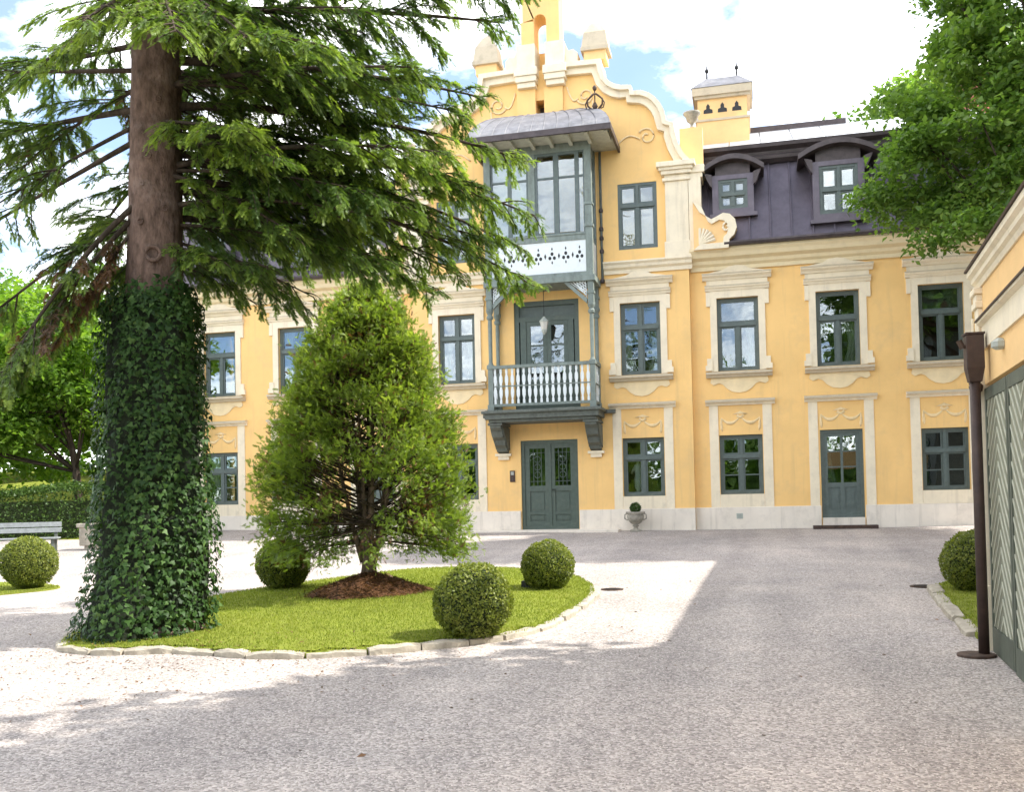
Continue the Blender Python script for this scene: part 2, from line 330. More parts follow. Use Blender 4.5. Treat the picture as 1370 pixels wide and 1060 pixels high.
WX = [-.26, 2.23, 4.68]; WL = [2*XC - x for x in WX]                       # window axes of the two wings
CX = [-2.78, 2*XC+2.78]                                                     # window axes of the risalit
FFZ, FFH, FFW = 4.80, 1.93, 1.06; GFZ, GFH, GFW = 1.57, 1.55, 1.10
holes_w = []
for x in WX+WL: holes_w.append((x-FFW/2, x+FFW/2, FFZ, FFZ+FFH))
for x in WX+WL:
    if abs(x-2.23) < .1: holes_w.append((x-.52, x+.52, .92, 3.17))
    else: holes_w.append((x-GFW/2, x+GFW/2, GFZ, GFZ+GFH))
TOPW = 7.62
mb = MB(); wallgrid(mb, RR, XR, .2, lambda x: TOPW, 0, [h for h in holes_w if h[0] > RR]); mb.box(XR-.02, XR, 0, 8, .2, TOPW); mb.build('wall', M['yellow'], villa)
mb = MB(); wallgrid(mb, XL, RL, .2, lambda x: TOPW, 0, [h for h in holes_w if h[0] < RL]); mb.box(XL, XL+.02, 0, 8, .2, TOPW); mb.build('wall', M['yellow'], villa)

# gable outline (dx from the axis, z), right half; mirrored to the left
GO = [(.60, 13.30), (1.68, 13.27), (1.71, 12.98), (1.78, 12.78), (1.90, 12.63), (2.04, 12.54), (2.20, 12.49), (2.47, 12.46), (2.50, 12.30), (2.72, 12.29), (2.93, 12.20), (3.08, 12.08), (3.22, 11.90), (3.32, 11.68), (3.37, 11.40), (3.55, 11.33), (3.58, 11.08), (3.66, 10.78), (3.78, 10.52), (3.96, 10.30)]
def gtop(x):
    d = abs(x-XC)
    if d <= .6: return 13.30
    for (a, z), (b, Z) in zip(GO, GO[1:]):
        if a <= d <= b: return z + (Z-z)*(d-a)/max(b-a, 1e-6)
    return 10.30
fz = lambda x, a, b: (x-a, x+a, *b)
holes_r = [(x-FFW/2, x+FFW/2, FFZ, FFZ+FFH) for x in CX] + [(x-GFW/2, x+GFW/2, GFZ, GFZ+GFH) for x in CX] + [(x-.52, x+.52, 8.17, 9.94) for x in CX]
holes_r += [(XC-.79, XC+.79, .72, 3.15), (XC-.90, XC+.90, 3.96, 6.96), (XC-.90, XC+.90, 7.55, 10.55), (XC-.15, XC+.13, 11.98, 12.48)]
ext = [XC+s*d for s in (-1, 1) for d, _ in GO]
mb = MB(); wallgrid(mb, RL, RR, .2, lambda x: min(gtop(x), 13.3), YF, holes_r, .3, ext)
mb.box(RL, RL+.004, YF, .3, .2, 10.3); mb.box(RR-.004, RR, YF, .3, .2, 10.3)
mb.build('wall', M['yellow'], villa)
# back face of the free standing gable and the body behind
mb = MB(); wallgrid(mb, RL, RR, 7.5, lambda x: min(gtop(x), 13.3), .32, [(XC-.15, XC+.13, 11.98, 12.48)], -.02, ext); mb.build('gable_back', M['yellow'], villa)

def band(mb, pts, wdt, y0, y1):
    n = len(pts); inn = []
    for i in range(n):
        a = Vector(pts[max(i-1, 0)]); b = Vector(pts[min(i+1, n-1)]); d = (b-a).normalized(); nn = Vector((d.y, -d.x)); inn.append(Vector(pts[i]) - nn*(-1)*wdt)
    for i in range(n-1):
        mb.prism([pts[i], pts[i+1], tuple(inn[i+1]), tuple(inn[i])], y0, y1)
for s in (1, -1):
    mb = MB()
    out = [(.60, 13.34)] + [(a+.02, z+.04) for a, z in GO[1:]]
    segs = [out[0:2], out[1:8], out[7:10], out[9:15], out[14:16], out[15:]]
    inner = []
    def off(p, q, d): v = Vector((q[0]-p[0], q[1]-p[1])).normalized(); return Vector((v.y, -v.x))*d
    nrm = []
    for i in range(len(out)):
        a = out[max(i-1, 0)]; b = out[min(i+1, len(out)-1)]; nrm.append(off(a, b, 1))
    nrm[1] = Vector((1, 1)); nrm[2] = Vector((1, .05))
    def ring(d): return [(p[0]-abs(n_.x)*d if True else 0, p[1]-abs(n_.y)*d) for p, n_ in zip(out, nrm)]
    r1, r2 = ring(.13), ring(.30)
    for A, B, y0 in ((out, r1, -.46), (r1, r2, -.34)):
        for i in range(len(out)-1):
            q = [A[i], A[i+1], B[i+1], B[i]]; mb.prism([(XC+s*a, z) for a, z in q], y0+(0 if s > 0 else .0004), YF-.002)
    for i in range(len(out)-1):
        q = [out[i], out[i+1], r1[i+1], r1[i]]; mb.prism([(XC+s*a, z) for a, z in q], YF-.002, .42)
    mb.build('gable_coping', M['trim'], villa)
    # relief scrolls
    mb = MB()
    def spiral(cx, cz, R, turns, a0, d=1):
        return [(XC+s*(cx+R*(1-.75*t)*math.cos(a0+d*turns*2*PI*t)), YF-.015, cz+R*(1-.75*t)*math.sin(a0+d*turns*2*PI*t)) for t in np.linspace(0, 1, 26)]
    mb.tube(spiral(1.22, 12.45, .24, 1.3, 3.6), .028, 5)
    mb.tube([(XC+s*(.72+.3*t), YF-.015, 12.75-.35*t-.25*math.sin(PI*t)*.8) for t in np.linspace(0, 1, 10)], .026, 5)
    mb.tube([(XC+s*1.42, YF-.015, z) for z in (12.3, 12.0, 11.6)], .022, 5)
    mb.build('scroll_relief', M['relief'], villa, True); mb = MB()
    mb.tube(spiral(2.85, 11.15, .24, 1.25, 2.6, -1), .028, 5)
    mb.tube([(XC+s*(2.05+.62*t), YF-.015, 11.0+.1*t+.16*math.sin(PI*t)) for t in np.linspace(0, 1, 10)], .026, 5)
    mb.build('scroll_relief', M['relief'], villa, True)
    # corner pilaster with capital, beside it a narrow one and the volute
    px = XC+s*3.60
    mb = MB(); mb.box(px-.30, px+.30, -.34, .25, 7.80, 9.85); mb.box(px-.34, px+.34, -.37, .25, 7.80, 8.25)
    for i, (z0, z1, e) in enumerate(((9.85, 9.93, .36), (9.93, 10.02, .31), (10.02, 10.12, .39), (10.12, 10.20, .44), (10.20, 10.33, .50))): mb.box(px-e, px+e, -.34-(e-.30), .25, z0, z1)
    mb.build('pilaster', M['trim'], villa, bevel=.008)
    qx = XC+s*4.08
    mb = MB(); mb.box(qx-.17, qx+.15, -.35, .45, 7.95, 9.9); mb.box(qx-.2, qx+.2, -.33, .45, 9.9, 10.02); mb.box(qx-.25, qx+.25, -.37, .45, 10.02, 10.22); mb.build('pilaster', M['trim'], villa, bevel=.006)
    # volute beside the pilaster: pale rim round a yellow field with a shell
    vo = [(4.02, 7.93), (4.90, 7.93), (4.93, 8.15), (5.05, 8.26), (5.12, 8.45), (5.08, 8.66), (4.95, 8.80), (4.78, 8.84), (4.62, 8.76), (4.48, 8.70), (4.34, 8.80), (4.24, 9.05), (4.02, 9.2)]
    mb = MB(); mb.prism([(XC+s*a, z) for a, z in vo], -.46, -.10); vf = mb.build('volute', M['gyellow'], villa)
    cx_, cz_ = 4.5, 8.35
    mb = MB()
    for i in range(len(vo)-1):
        (a, z), (b, Z) = vo[i], vo[i+1]; k = .66
        mb.prism([(XC+s*a, z), (XC+s*b, Z), (XC+s*(cx_+(b-cx_)*k), cz_+(Z-cz_)*k), (XC+s*(cx_+(a-cx_)*k), cz_+(z-cz_)*k)], -.53, -.458)
    mb.tube([(XC+s*(4.86+.13*(1-.6*t)*math.cos(6*t)), -.50, 8.47+.15*(1-.6*t)*math.sin(6*t)) for t in np.linspace(0, 1.3, 16)], .03, 5)
    for a in np.linspace(.25, 1.5, 6): mb.tube([(XC+s*4.16, -.47, 8.08), (XC+s*(4.16+.42*math.cos(a)), -.47, 8.08+.42*math.sin(a))], [.02, .045], 5)
    mb.build('volute_rim', M['trim'], vf)
    # stone caps standing on the gable steps
    ux = XC+s*1.52
    mb = MB(); mb.box(ux-.30, ux+.30, -.30, .25, 13.36, 13.62); mb.build('urn_pedestal', M['gyellow'], villa)
    mb = MB(); mb.box(ux-.38, ux+.38, -.38, .33, 13.62, 13.72)
    mb.add([(ux-.36, -.36, 13.72), (ux+.36, -.36, 13.72), (ux+.36, .31, 13.72), (ux-.36, .31, 13.72), (ux-.30, -.30, 14.14), (ux+.30, -.30, 14.14), (ux+.30, .25, 14.14), (ux-.30, .25, 14.14), (ux-.14, -.14, 14.44), (ux+.14, -.14, 14.44), (ux+.14, .1, 14.44), (ux-.14, .1, 14.44), (ux, -.02, 14.58)],
           [(0,1,5,4),(1,2,6,5),(2,3,7,6),(3,0,4,7),(4,5,9,8),(5,6,10,9),(6,7,11,10),(7,4,8,11),(8,9,12),(9,10,12),(10,11,12),(11,8,12)])
    mb.build('pedestal_cap', M['ledge'], villa)
    # small urn on a pier at the shoulder
    sx = XC+s*4.02
    mb = MB(); mb.box(sx-.33, sx+.27, .0, .45, 10.22, 11.35); mb.build('shoulder_pier', M['gyellow'], villa)
    mb = MB(); mb.lathe([(.13, 0), (.13, .04), (.05, .08), (.05, .16), (.14, .24), (.17, .36), (.23, .42), (.23, .46), (.1, .47)], (sx, .2, 11.35)); mb.build('roof_urn', M['urn'], villa, True)

# bell turret on the gable
mb = MB()
for s in (-1, 1): mb.prism([(XC+.04+s*.53, 13.96), (XC+.04+s*.17, 13.96), (XC+.04+s*.17, 14.62), (XC+.04+s*.53, 14.62)], -.36, .30)
arch = [(XC+.04-.53, 14.62), (XC+.04-.60, 15.55), (XC+.04+.60, 15.55), (XC+.04+.60, 14.62)] + [(XC+.04+.17*math.cos(a), 14.62+.17*math.sin(a)) for a in np.linspace(0, PI, 9)]
for i in range(8):
    a0, a1 = np.linspace(0, PI, 9)[i], np.linspace(0, PI, 9)[i+1]
    p = [(XC+.04+.17*math.cos(a), 14.62+.17*math.sin(a)) for a in (a0, a1)]
    xa, xb = XC+.04+.53*math.cos(a0), XC+.04+.53*math.cos(a1)
    mb.prism([p[0], p[1], (xb, 15.55), (xa, 15.55)] if i not in (0, 7) else ([p[0], p[1], (xb, 15.55), (xa, 15.55), (xa, 14.62)]), -.36, .30)
mb.build('bell_turret', M['yellow'], villa)
mb = MB()
for s in (-1, 1):
    mb = MB(); mb.box(XC+.04+s*.40-.26, XC+.04+s*.40+.26, -.46, .36, 13.30, 13.96); mb.box(XC+.04+s*.40-.29, XC+.04+s*.40+.29, -.50, .36, 12.92, 13.08); mb.box(XC+.04+s*.40-.25, XC+.04+s*.40+.25, -.44, -.2, 12.78, 12.92); mb.box(XC+.04+s*.40-.32, XC+.04+s*.40+.32, -.54, .36, 13.08, 13.30)
    mb.build('turret_pier', M['trim'], villa, bevel=.008); mb = MB()
    mb.prism([(XC+.04+s*.66, 13.34), (XC+.04+s*1.0, 13.34), (XC+.04+s*1.02, 13.62), (XC+.04+s*.9, 13.74), (XC+.04+s*.76, 13.72), (XC+.04+s*.66, 13.92)], -.3, .2); mb.build('turret_volute', M['trim'], villa, bevel=.008); mb = MB()
mb.box(XC-.64, XC+.72, -.44, .38, 15.55, 15.75); mb.box(XC-.54, XC+.62, -.36, .30, 15.75, 16.0)
mb.build('turret_trim', M['trim'], villa, bevel=.008)
mb = MB()
for s in (-1, 1): mb.box(XC+.0+s*.38-.30+.02, XC+.0+s*.38+.24, -.30, YF-.001, 11.85, 12.78)
mb.build('turret_lesene', M['yellow'], villa)
mb = MB(); mb.box(XC-.13, XC+.21, .22, .24, 13.4, 13.97); mb.build('turret_backing', M['yellow'], villa)

# plinth, eaves cornice, gutter
for x0, x1, y in ((XL, RL, 0), (RL, RR, YF), (RR, XR, 0)):
    dr = [(XC-.81, XC+.81)] if y else ([(1.71-.02, 2.75+.02)] if x0 == RR else [])
    a = x0
    for d0, d1 in dr+[(x1, x1)]: mb = MB(); mb.box(a, d0, y-.06, y+.1, .2, 1.235); mb.build('plinth', M['plinth'], villa, bevel=.012); a = d1
prof = [(0, 7.46), (-.06, 7.46), (-.06, 7.56), (-.14, 7.62), (-.16, 7.70), (-.30, 7.76), (-.34, 7.86), (-.40, 7.93), (-.40, 7.99), (0, 7.99)]
for x0, x1 in ((XL-.2, RL-.02), (RR+.02, XR+.2)):
    mb = MB(); mb.xprism(prof, x0, x1); mb.build('eaves_cornice', M['cornice'], villa)
    mb = MB(); mb.xprism([(-.42, 7.992), (-.52, 7.992), (-.55, 8.05), (-.50, 8.11), (-.40, 8.11), (-.30, 8.05), (-.30, 7.992)], x0+(.9 if x0 > 0 or x0 == RR+.02 else 0), x1-(.9 if x1 < XC else 0)); mb.build('gutter', M['roofdark'], villa)
prof2 = [(YF, 7.52), (YF-.05, 7.52), (YF-.06, 7.62), (YF-.14, 7.67), (YF-.16, 7.74), (YF-.22, 7.79), (YF-.22, 7.83), (YF, 7.86)]
for x0, x1 in ((RL-.08, XC-1.62), (XC+1.62, RR+.08)):
    mb = MB(); mb.xprism(prof2, x0, x1); mb.build('string_course', M['trim'], villa)

# windows -------------------------------------------------------------------
def bars(mb, xs, zs, t, y0, y1, x0, x1, z0, z1):
    for x in xs: mb.box(x-t/2, x+t/2, y0, y1, z0, z1)
    for z in zs: mb.box(x0, x1, y0+.002, y1-.002, z-t/2, z+t/2)
def frame_ring(mb, w, h, t, y0, y1, z0=0):
    mb.box(-w/2, -w/2+t, y0, y1, z0, z0+h); mb.box(w/2-t, w/2, y0, y1, z0, z0+h)
    mb.box(-w/2+t, w/2-t, y0+.001, y1-.001, z0, z0+t); mb.box(-w/2+t, w/2-t, y0+.001, y1-.001, z0+h-t, z0+h)
def window(xc, y, z, w, h, kind, rec=.10, parent=None):
    """kind: 'T' one light over two casements, 'X' four lights, 'S' small six light sash"""
    parent = parent or villa
    def fr(mb):
        frame_ring(mb, w, h, .07, 0, .10)
        tz = {'T': .64, 'X': .66, 'S': .64, 'D': .5}[kind]*h
        mb.box(-w/2+.07, w/2-.07, -.03, .09, tz-.05, tz+.05)
        mb.box(-.045, .045, -.012, .085, .07, tz-.05)
        if kind in 'XSD': mb.box(-.04, .04, -.006, .08, tz+.05, h-.07)
    o = part('window', ('fr', kind, w, h), fr, M['frame'], (xc, y+rec, z), parent)
    tz = {'T': .64, 'X': .66, 'S': .64, 'D': .5}[kind]*h
    cells = [(s, .07, tz-.05) for s in (-1, 1)] + ([(0, tz+.05, h-.07)] if kind == 'T' else [(s, tz+.05, h-.07) for s in (-1, 1)])
    for s, a, b in cells:
        cw = (w-.14) if s == 0 else (w-.14)/2-.045; cx = 0 if s == 0 else s*(.045+cw/2); ch = b-a
        def sash(mb):
            frame_ring(mb, cw, ch, .045, 0, .05)
            if kind == 'S' and ch > .5: mb.box(-cw/2+.045, cw/2-.045, .008, .04, ch/2-.016, ch/2+.016)
        so_ = part('sash', ('sash', kind, round(cw, 3), round(ch, 3)), sash, M['frame'], (xc+cx, y+rec+.02, z+a), o)
        parts = [(.045, ch/2-.016), (ch/2+.016, ch-.045)] if kind == 'S' and ch > .5 else [(.045, ch-.045)]
        for c, d in parts:
            part('pane', ('pane', round(cw, 3), round(d-c, 3)), lambda mb: mb.box(-cw/2+.045, cw/2-.045, 0, .006, 0, d-c), M['glass'], (xc+cx, y+rec+.045, z+a+c), o)
    return o
def curtain(o, xc, y, z, w, h, sides, ma='curtain'):
    for s in sides:
        def cu(mb):
            n = 14
            for i in range(n):
                for j in range(6):
                    t0, t1 = j/6, (j+1)/6
                    wid = lambda t: .36*w*(1-.62*math.sin(PI*min(1, t*1.1))**1.0*.6)
                    q = []
                    for (ii, t) in ((i, t0), (i+1, t0), (i+1, t1), (i, t1)):
                        q.append((s*(w/2-.02-wid(1-t)*ii/n), .03*math.sin(ii*2.3), t*h))
                    mb.add(q, [(0, 1, 2, 3)])
        part('curtain', ('cur', s, w, h, ma), cu, M[ma], (xc, y+.36, z), o, True)
def blind(o, xc, y, z0, z1, w, ma='blind'):
    part('blind', ('bl', w, round(z1-z0, 3), ma), lambda mb: mb.box(-w/2, w/2, 0, .01, 0, z1-z0), M[ma], (xc, y+.30, z0), o)

def ff_dress(xc, y, o):
    def sur(mb):
        mb.box(-.70, -.53, -.036, .02, 0, 1.97); mb.box(.53, .70, -.036, .02, 0, 1.97); mb.box(-.70, .70, -.038, .02, 1.93, 2.12)
        for s in (-1, 1):
            mb.box(s*.76-.09, s*.76+.09, -.075, .02, .02, .16); mb.box(s*.74-.07, s*.74+.07, -.065, .02, .16, .34); mb.box(s*.75-.05, s*.75+.05, -.055, .02, 1.72, 2.10)
    part('surround', 'ffsur', sur, M['trim'], (xc, y, FFZ), o)
    def hood(mb):
        mb.xprism([(0, 2.12), (-.06, 2.12), (-.08, 2.17), (-.12, 2.20), (-.12, 2.25), (0, 2.27)], -.82, .82)
        mb.box(-.78, .78, -.05, .02, 2.27, 2.40)
        mb.xprism([(0, 2.40), (-.08, 2.40), (-.11, 2.45), (-.19, 2.50), (-.19, 2.555), (0, 2.58)], -.88, .88)
        mb.prism([(-.88, 2.555), (.88, 2.555), (.60, 2.62), (.34, 2.66), (.2, 2.74), (0, 2.77), (-.2, 2.74), (-.34, 2.66), (-.60, 2.62)], -.07, .0)
    part('hood', 'ffhood', hood, M['trim'], (xc, y, FFZ), o)
    def sill(mb):
        mb.xprism([(0, -.02), (-.19, -.03), (-.19, -.09), (-.13, -.12), (-.10, -.17), (0, -.17)], -.84, .84)
    part('sill', 'ffsill', sill, M['ledge'], (xc, y, FFZ), o)
    part('flashing', 'fffl', lambda mb: (mb.xprism([(0, 2.582), (-.20, 2.557), (-.205, 2.535), (-.21, 2.535), (-.205, 2.565), (0, 2.592)], -.885, .885), mb.xprism([(0, 2.272), (-.125, 2.252), (-.13, 2.235), (-.134, 2.235), (-.13, 2.258), (0, 2.28)], -.825, .825)), M['ledge'], (xc, y, FFZ), o)
    def apron(mb):
        pts = [(-.72, -.17), (.72, -.17), (.74, -.30), (.66, -.36), (.54, -.31), (.42, -.35), (.32, -.46), (.18, -.55), (0, -.58), (-.18, -.55), (-.32, -.46), (-.42, -.35), (-.54, -.31), (-.66, -.36), (-.74, -.30)]
        for i in range(2, 14):
            mb.prism([(0, -.17), pts[i-1], pts[i]] if i > 2 else [(0, -.17), (.72, -.17), pts[2]], -.026, .0)
        mb.prism([(0, -.17), pts[13], pts[14]], -.026, 0); mb.prism([(0, -.17), pts[14], pts[0]], -.026, 0)
    part('apron', 'ffapron', apron, M['apron'], (xc, y, FFZ), o)
def gf_dress(xc, y, o, door=False):
    zb = 1.237
    def sur(mb):
        for s in (-1, 1): mb.box(s*.68-.115, s*.68+.115, -.024, .02, 0, 3.92-zb)
        if not door: mb.box(-.56, .56, -.022, .02, 0, GFZ-zb-.002)
    part('surround', ('gfsur', door), sur, M['trim'], (xc, y, zb), o)
    part('hood', 'gfhood', lambda mb: mb.xprism([(0, 0), (-.05, 0), (-.07, .05), (-.15, .07), (-.16, .12), (0, .15)], -.88, .88), M['trim'], (xc, y, 3.90), o)
    part('flashing', 'gffl', lambda mb: mb.xprism([(0, .152), (-.165, .122), (-.17, .09), (-.176, .09), (-.172, .13), (0, .163)], -.885, .885), M['ledge'], (xc, y, 3.90), o)
    def gar(mb):
        for s in (-1, 1):
            mb.tube([(s*(.26+.22*t), .012, .36-.13*(1-t*t)) for t in np.linspace(-1, 1, 9)], [.020, .03, .04, .05, .055, .05, .04, .03, .02], 6)
            mb.tube([(s*.48, .008, .38), (s*.49, .008, .24), (s*.48, .008, .10), (s*.47, .004, .02)], [.02, .035, .04, .01], 5)
        mb.tube([(-.09, .012, .43), (0, .012, .37), (.09, .012, .43)], [.045, .04, .045], 6)
        mb.prism([(-.2, .46), (.2, .46), (0, .54)], -.02, 0)
    part('garland', 'gfgar', gar, M['relief'], (xc, y, 3.20), o, True)

for i, x in enumerate(WX+WL):
    o = window(x, 0, FFZ, FFW, FFH, 'T'); ff_dress(x, 0, o)
    if i == 0: curtain(o, x, 0, FFZ, FFW, FFH*.62, (1,))
    if i == 1: curtain(o, x, 0, FFZ, FFW, FFH*.62, (1,))
    if i == 2: blind(o, x, 0, FFZ+1.33, FFZ+FFH, FFW)
    if i == 4: curtain(o, x, 0, FFZ, FFW, FFH, (-1,))
    if i == 5: curtain(o, x, 0, FFZ, FFW, FFH, (1,))
    if abs(x-2.23) > .1:
        o = window(x, 0, GFZ, GFW, GFH, 'S'); gf_dress(x, 0, o)
        if i in (3, 4, 5): curtain(o, x, 0, GFZ, GFW, GFH, (-1,))
for i, x in enumerate(CX):
    o = window(x, YF, FFZ, FFW, FFH, 'X'); ff_dress(x, YF, o); curtain(o, x, YF, FFZ, FFW, FFH*.62, (-1, 1))
    o = window(x, YF, GFZ, GFW, GFH, 'X'); gf_dress(x, YF, o)
    o = window(x, YF, 8.17, 1.04, 1.77, 'X', .02)

# garden door in the right wing
def gdoor():
    x, z0, w, h = 2.23, .92, 1.04, 2.25
    o = part('garden_door', 'gdf', lambda mb: frame_ring(mb, w, h, .075, 0, .12), M['frame'], (x, .06, z0), villa)
    def leaf(mb):
        W, H = w-.15, h-.15
        mb.box(-W/2, -W/2+.10, 0, .05, 0, H); mb.box(W/2-.10, W/2, 0, .05, 0, H); mb.box(-W/2+.1, W/2-.1, .001, .049, H-.10, H); mb.box(-W/2+.1, W/2-.1, .001, .049, 0, .12)
        mb.box(-W/2+.1, W/2-.1, .001, .049, .70, .82); mb.box(-.03, .03, .002, .048, .82, H-.1); mb.box(-.05, .05, .002, .048, .12, .70)
        for zz in (1.22, 1.62): mb.box(-W/2+.1, W/2-.1, .006, .044, zz-.018, zz+.018)
        mb.box(-W/2+.1, W/2-.1, .022, .034, .12, .70)
        for s in (-1, 1): mb.box(s*.19-.09, s*.19+.09, .012, .024, .19, .63)
    part('door_leaf', 'gdl', leaf, M['frame'], (x, .09, z0+.075), o)
    for s in (-1, 1):
        for a, b in ((.82, 1.202), (1.238, 1.602), (1.638, 1.999)): part('pane', ('gdp', round(b-a, 3)), lambda mb: mb.box(-.155, .155, 0, .006, 0, b-a), M['glass'], (x+s*.187, .112, z0+.075+a), o)
    part('door_handle', 'hdl', lambda mb: mb.tube([(0, 0, 0), (0, -.05, 0), (.10, -.05, 0)], .011, 6), M['black'], (x-.36, .088, z0+1.0), o)
    gf_dress(x, 0, o, True)
    curtain(o, x, 0, z0+.9, .95, 1.25, (-1,), 'blind')
gdoor()
# main entrance
def maindoor():
    z0, h, w = .72, 2.43, 1.58
    o = part('entrance_door', 'mdf', lambda mb: frame_ring(mb, w, h, .09, 0, .14), M['door'], (XC, YF+.05, z0), villa)
    for s in (-1, 1):
        W, H = .695, h-.18
        def leaf(mb):
            mb.box(-W/2, -W/2+.13, 0, .06, 0, H); mb.box(W/2-.13, W/2, 0, .06, 0, H); mb.box(-W/2+.13, W/2-.13, .001, .059, H-.13, H); mb.box(-W/2+.13, W/2-.13, .001, .059, 0, .13); mb.box(-W/2+.13, W/2-.13, .001, .059, .95, 1.10); mb.box(-W/2+.13, W/2-.13, .001, .059, .32, .39)
            mb.box(-W/2+.13, W/2-.13, .03, .045, .13, .95)
            mb.box(-W/2+.18, W/2-.18, .015, .032, .45, .89); mb.box(-W/2+.18, W/2-.18, .015, .032, .17, .28)
        part('door_leaf', 'mdl', leaf, M['door'], (XC+s*.35, YF+.08, z0+.09), o)
        part('pane', 'mdp', lambda mb: mb.box(-.218, .218, 0, .006, 0, 1.02), M['glass'], (XC+s*.35, YF+.115, z0+.09+1.10), o)
        def grille(mb):
            for xx in (-.11, 0, .11): mb.tube([(xx, 0, 0), (xx, 0, 1.02)], .009, 5)
            for zz in (.12, .9): mb.tube([(-.21, 0, zz), (.21, 0, zz)], .009, 5)
            for zz in (.3, .51, .72): mb.tube([(.085*math.cos(t), 0, zz+.085*math.sin(t)) for t in np.linspace(0, 2*PI, 13)], .009, 5)
        part('door_grille', 'mdg', grille, M['frame'], (XC+s*.35, YF+.10, z0+.09+1.10), o)
    mb = MB(); mb.box(-.035, .035, -.02, .02, 0, h-.18); CACHE['mdm'] = mb.mesh('cover_strip', M['door']); inst('cover_strip', CACHE['mdm'], o, (XC, YF+.075, z0+.09))
    part('door_handle', 'mhd', lambda mb: mb.tube([(0, 0, 0), (0, -.06, 0), (.11, -.06, 0)], .013, 6), M['black'], (XC+.06, YF+.08, z0+1.08), o)
maindoor()
# balcony door
def baldoor():
    z0, h, w = 3.96, 3.0, 1.80
    o = part('balcony_door', 'bdf', lambda mb: (frame_ring(mb, w, h, .13, 0, .16), mb.box(-w/2+.13, w/2-.13, .01, .15, h-.55, h-.42), [mb.box(s*.66-.08, s*.66+.08, .012, .15, .13, h-.55) for s in (-1, 1)]), M['door'], (XC, YF+.04, z0), villa)
    part('transom_panel', 'bdt', lambda mb: mb.box(-w/2+.13, w/2-.13, .0, .02, 0, .29), M['frame'], (XC, YF+.12, z0+h-.42), o)
    for s in (-1, 1):
        W, H = .57, h-.55-.13
        def leaf(mb):
            mb.box(-W/2, -W/2+.11, 0, .06, 0, H); mb.box(W/2-.11, W/2, 0, .06, 0, H); mb.box(-W/2+.11, W/2-.11, .001, .059, H-.12, H); mb.box(-W/2+.11, W/2-.11, .001, .059, 0, .14); mb.box(-W/2+.11, W/2-.11, .001, .059, .62, .74)
            for zz in (1.16, 1.66): mb.box(-W/2+.11, W/2-.11, .006, .05, zz-.02, zz+.02)
            mb.box(-W/2+.11, W/2-.11, .03, .045, .14, .62)
        part('door_leaf', 'bdl', leaf, M['door'], (XC+s*.288, YF+.07, z0+.13), o)
        for a, b in ((.74, 1.14), (1.18, 1.64), (1.68, 2.20)): part('pane', ('bdp', round(b-a, 2)), lambda mb: mb.box(-.176, .176, 0, .006, 0, b-a), M['glass'], (XC+s*.288, YF+.10, z0+.13+a), o)
baldoor()

# rooms behind the panes
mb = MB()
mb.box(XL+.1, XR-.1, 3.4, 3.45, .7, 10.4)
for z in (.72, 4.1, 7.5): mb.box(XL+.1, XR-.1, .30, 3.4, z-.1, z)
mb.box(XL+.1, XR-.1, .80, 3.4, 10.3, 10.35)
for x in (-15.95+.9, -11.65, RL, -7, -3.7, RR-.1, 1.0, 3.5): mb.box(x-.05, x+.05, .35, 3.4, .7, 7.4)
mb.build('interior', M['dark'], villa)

# mansard roof ----------------------------------------------------------------
ZE, YE, ZT, YT = 8.06, -.30, 10.42, .62
def slope(z): return YE + (YT-YE)*(z-ZE)/(ZT-ZE)
L_ = math.hypot(ZT-ZE, YT-YE); ny, nz = -(ZT-ZE)/L_, (YT-YE)/L_
def panel_mesh(wd):
    mb = MB(); e = .012
    V = [(0, YE, ZE), (wd, YE, ZE), (wd, YT, ZT), (0, YT, ZT)]; B = [(x, y-ny*.03, z-nz*.03) for x, y, z in V]
    mb.add(V+B, [(0, 1, 2, 3), (7, 6, 5, 4), (0, 4, 5, 1), (1, 5, 6, 2), (2, 6, 7, 3), (3, 7, 4, 0)])
    return mb.mesh('roof_panel', M['roof'])
def seam_mesh():
    mb = MB(); t = .022; hgt = .05
    V = [(-t, YE, ZE), (t, YE, ZE), (t, YT, ZT), (-t, YT, ZT)]; T = [(x*.6, y+ny*hgt, z+nz*hgt) for x, y, z in V]
    mb.add(V+T, [(4, 5, 6, 7), (0, 1, 5, 4), (1, 2, 6, 5), (2, 3, 7, 6), (3, 0, 4, 7)]); return mb.mesh('roof_seam', M['roof'])
sm = seam_mesh()
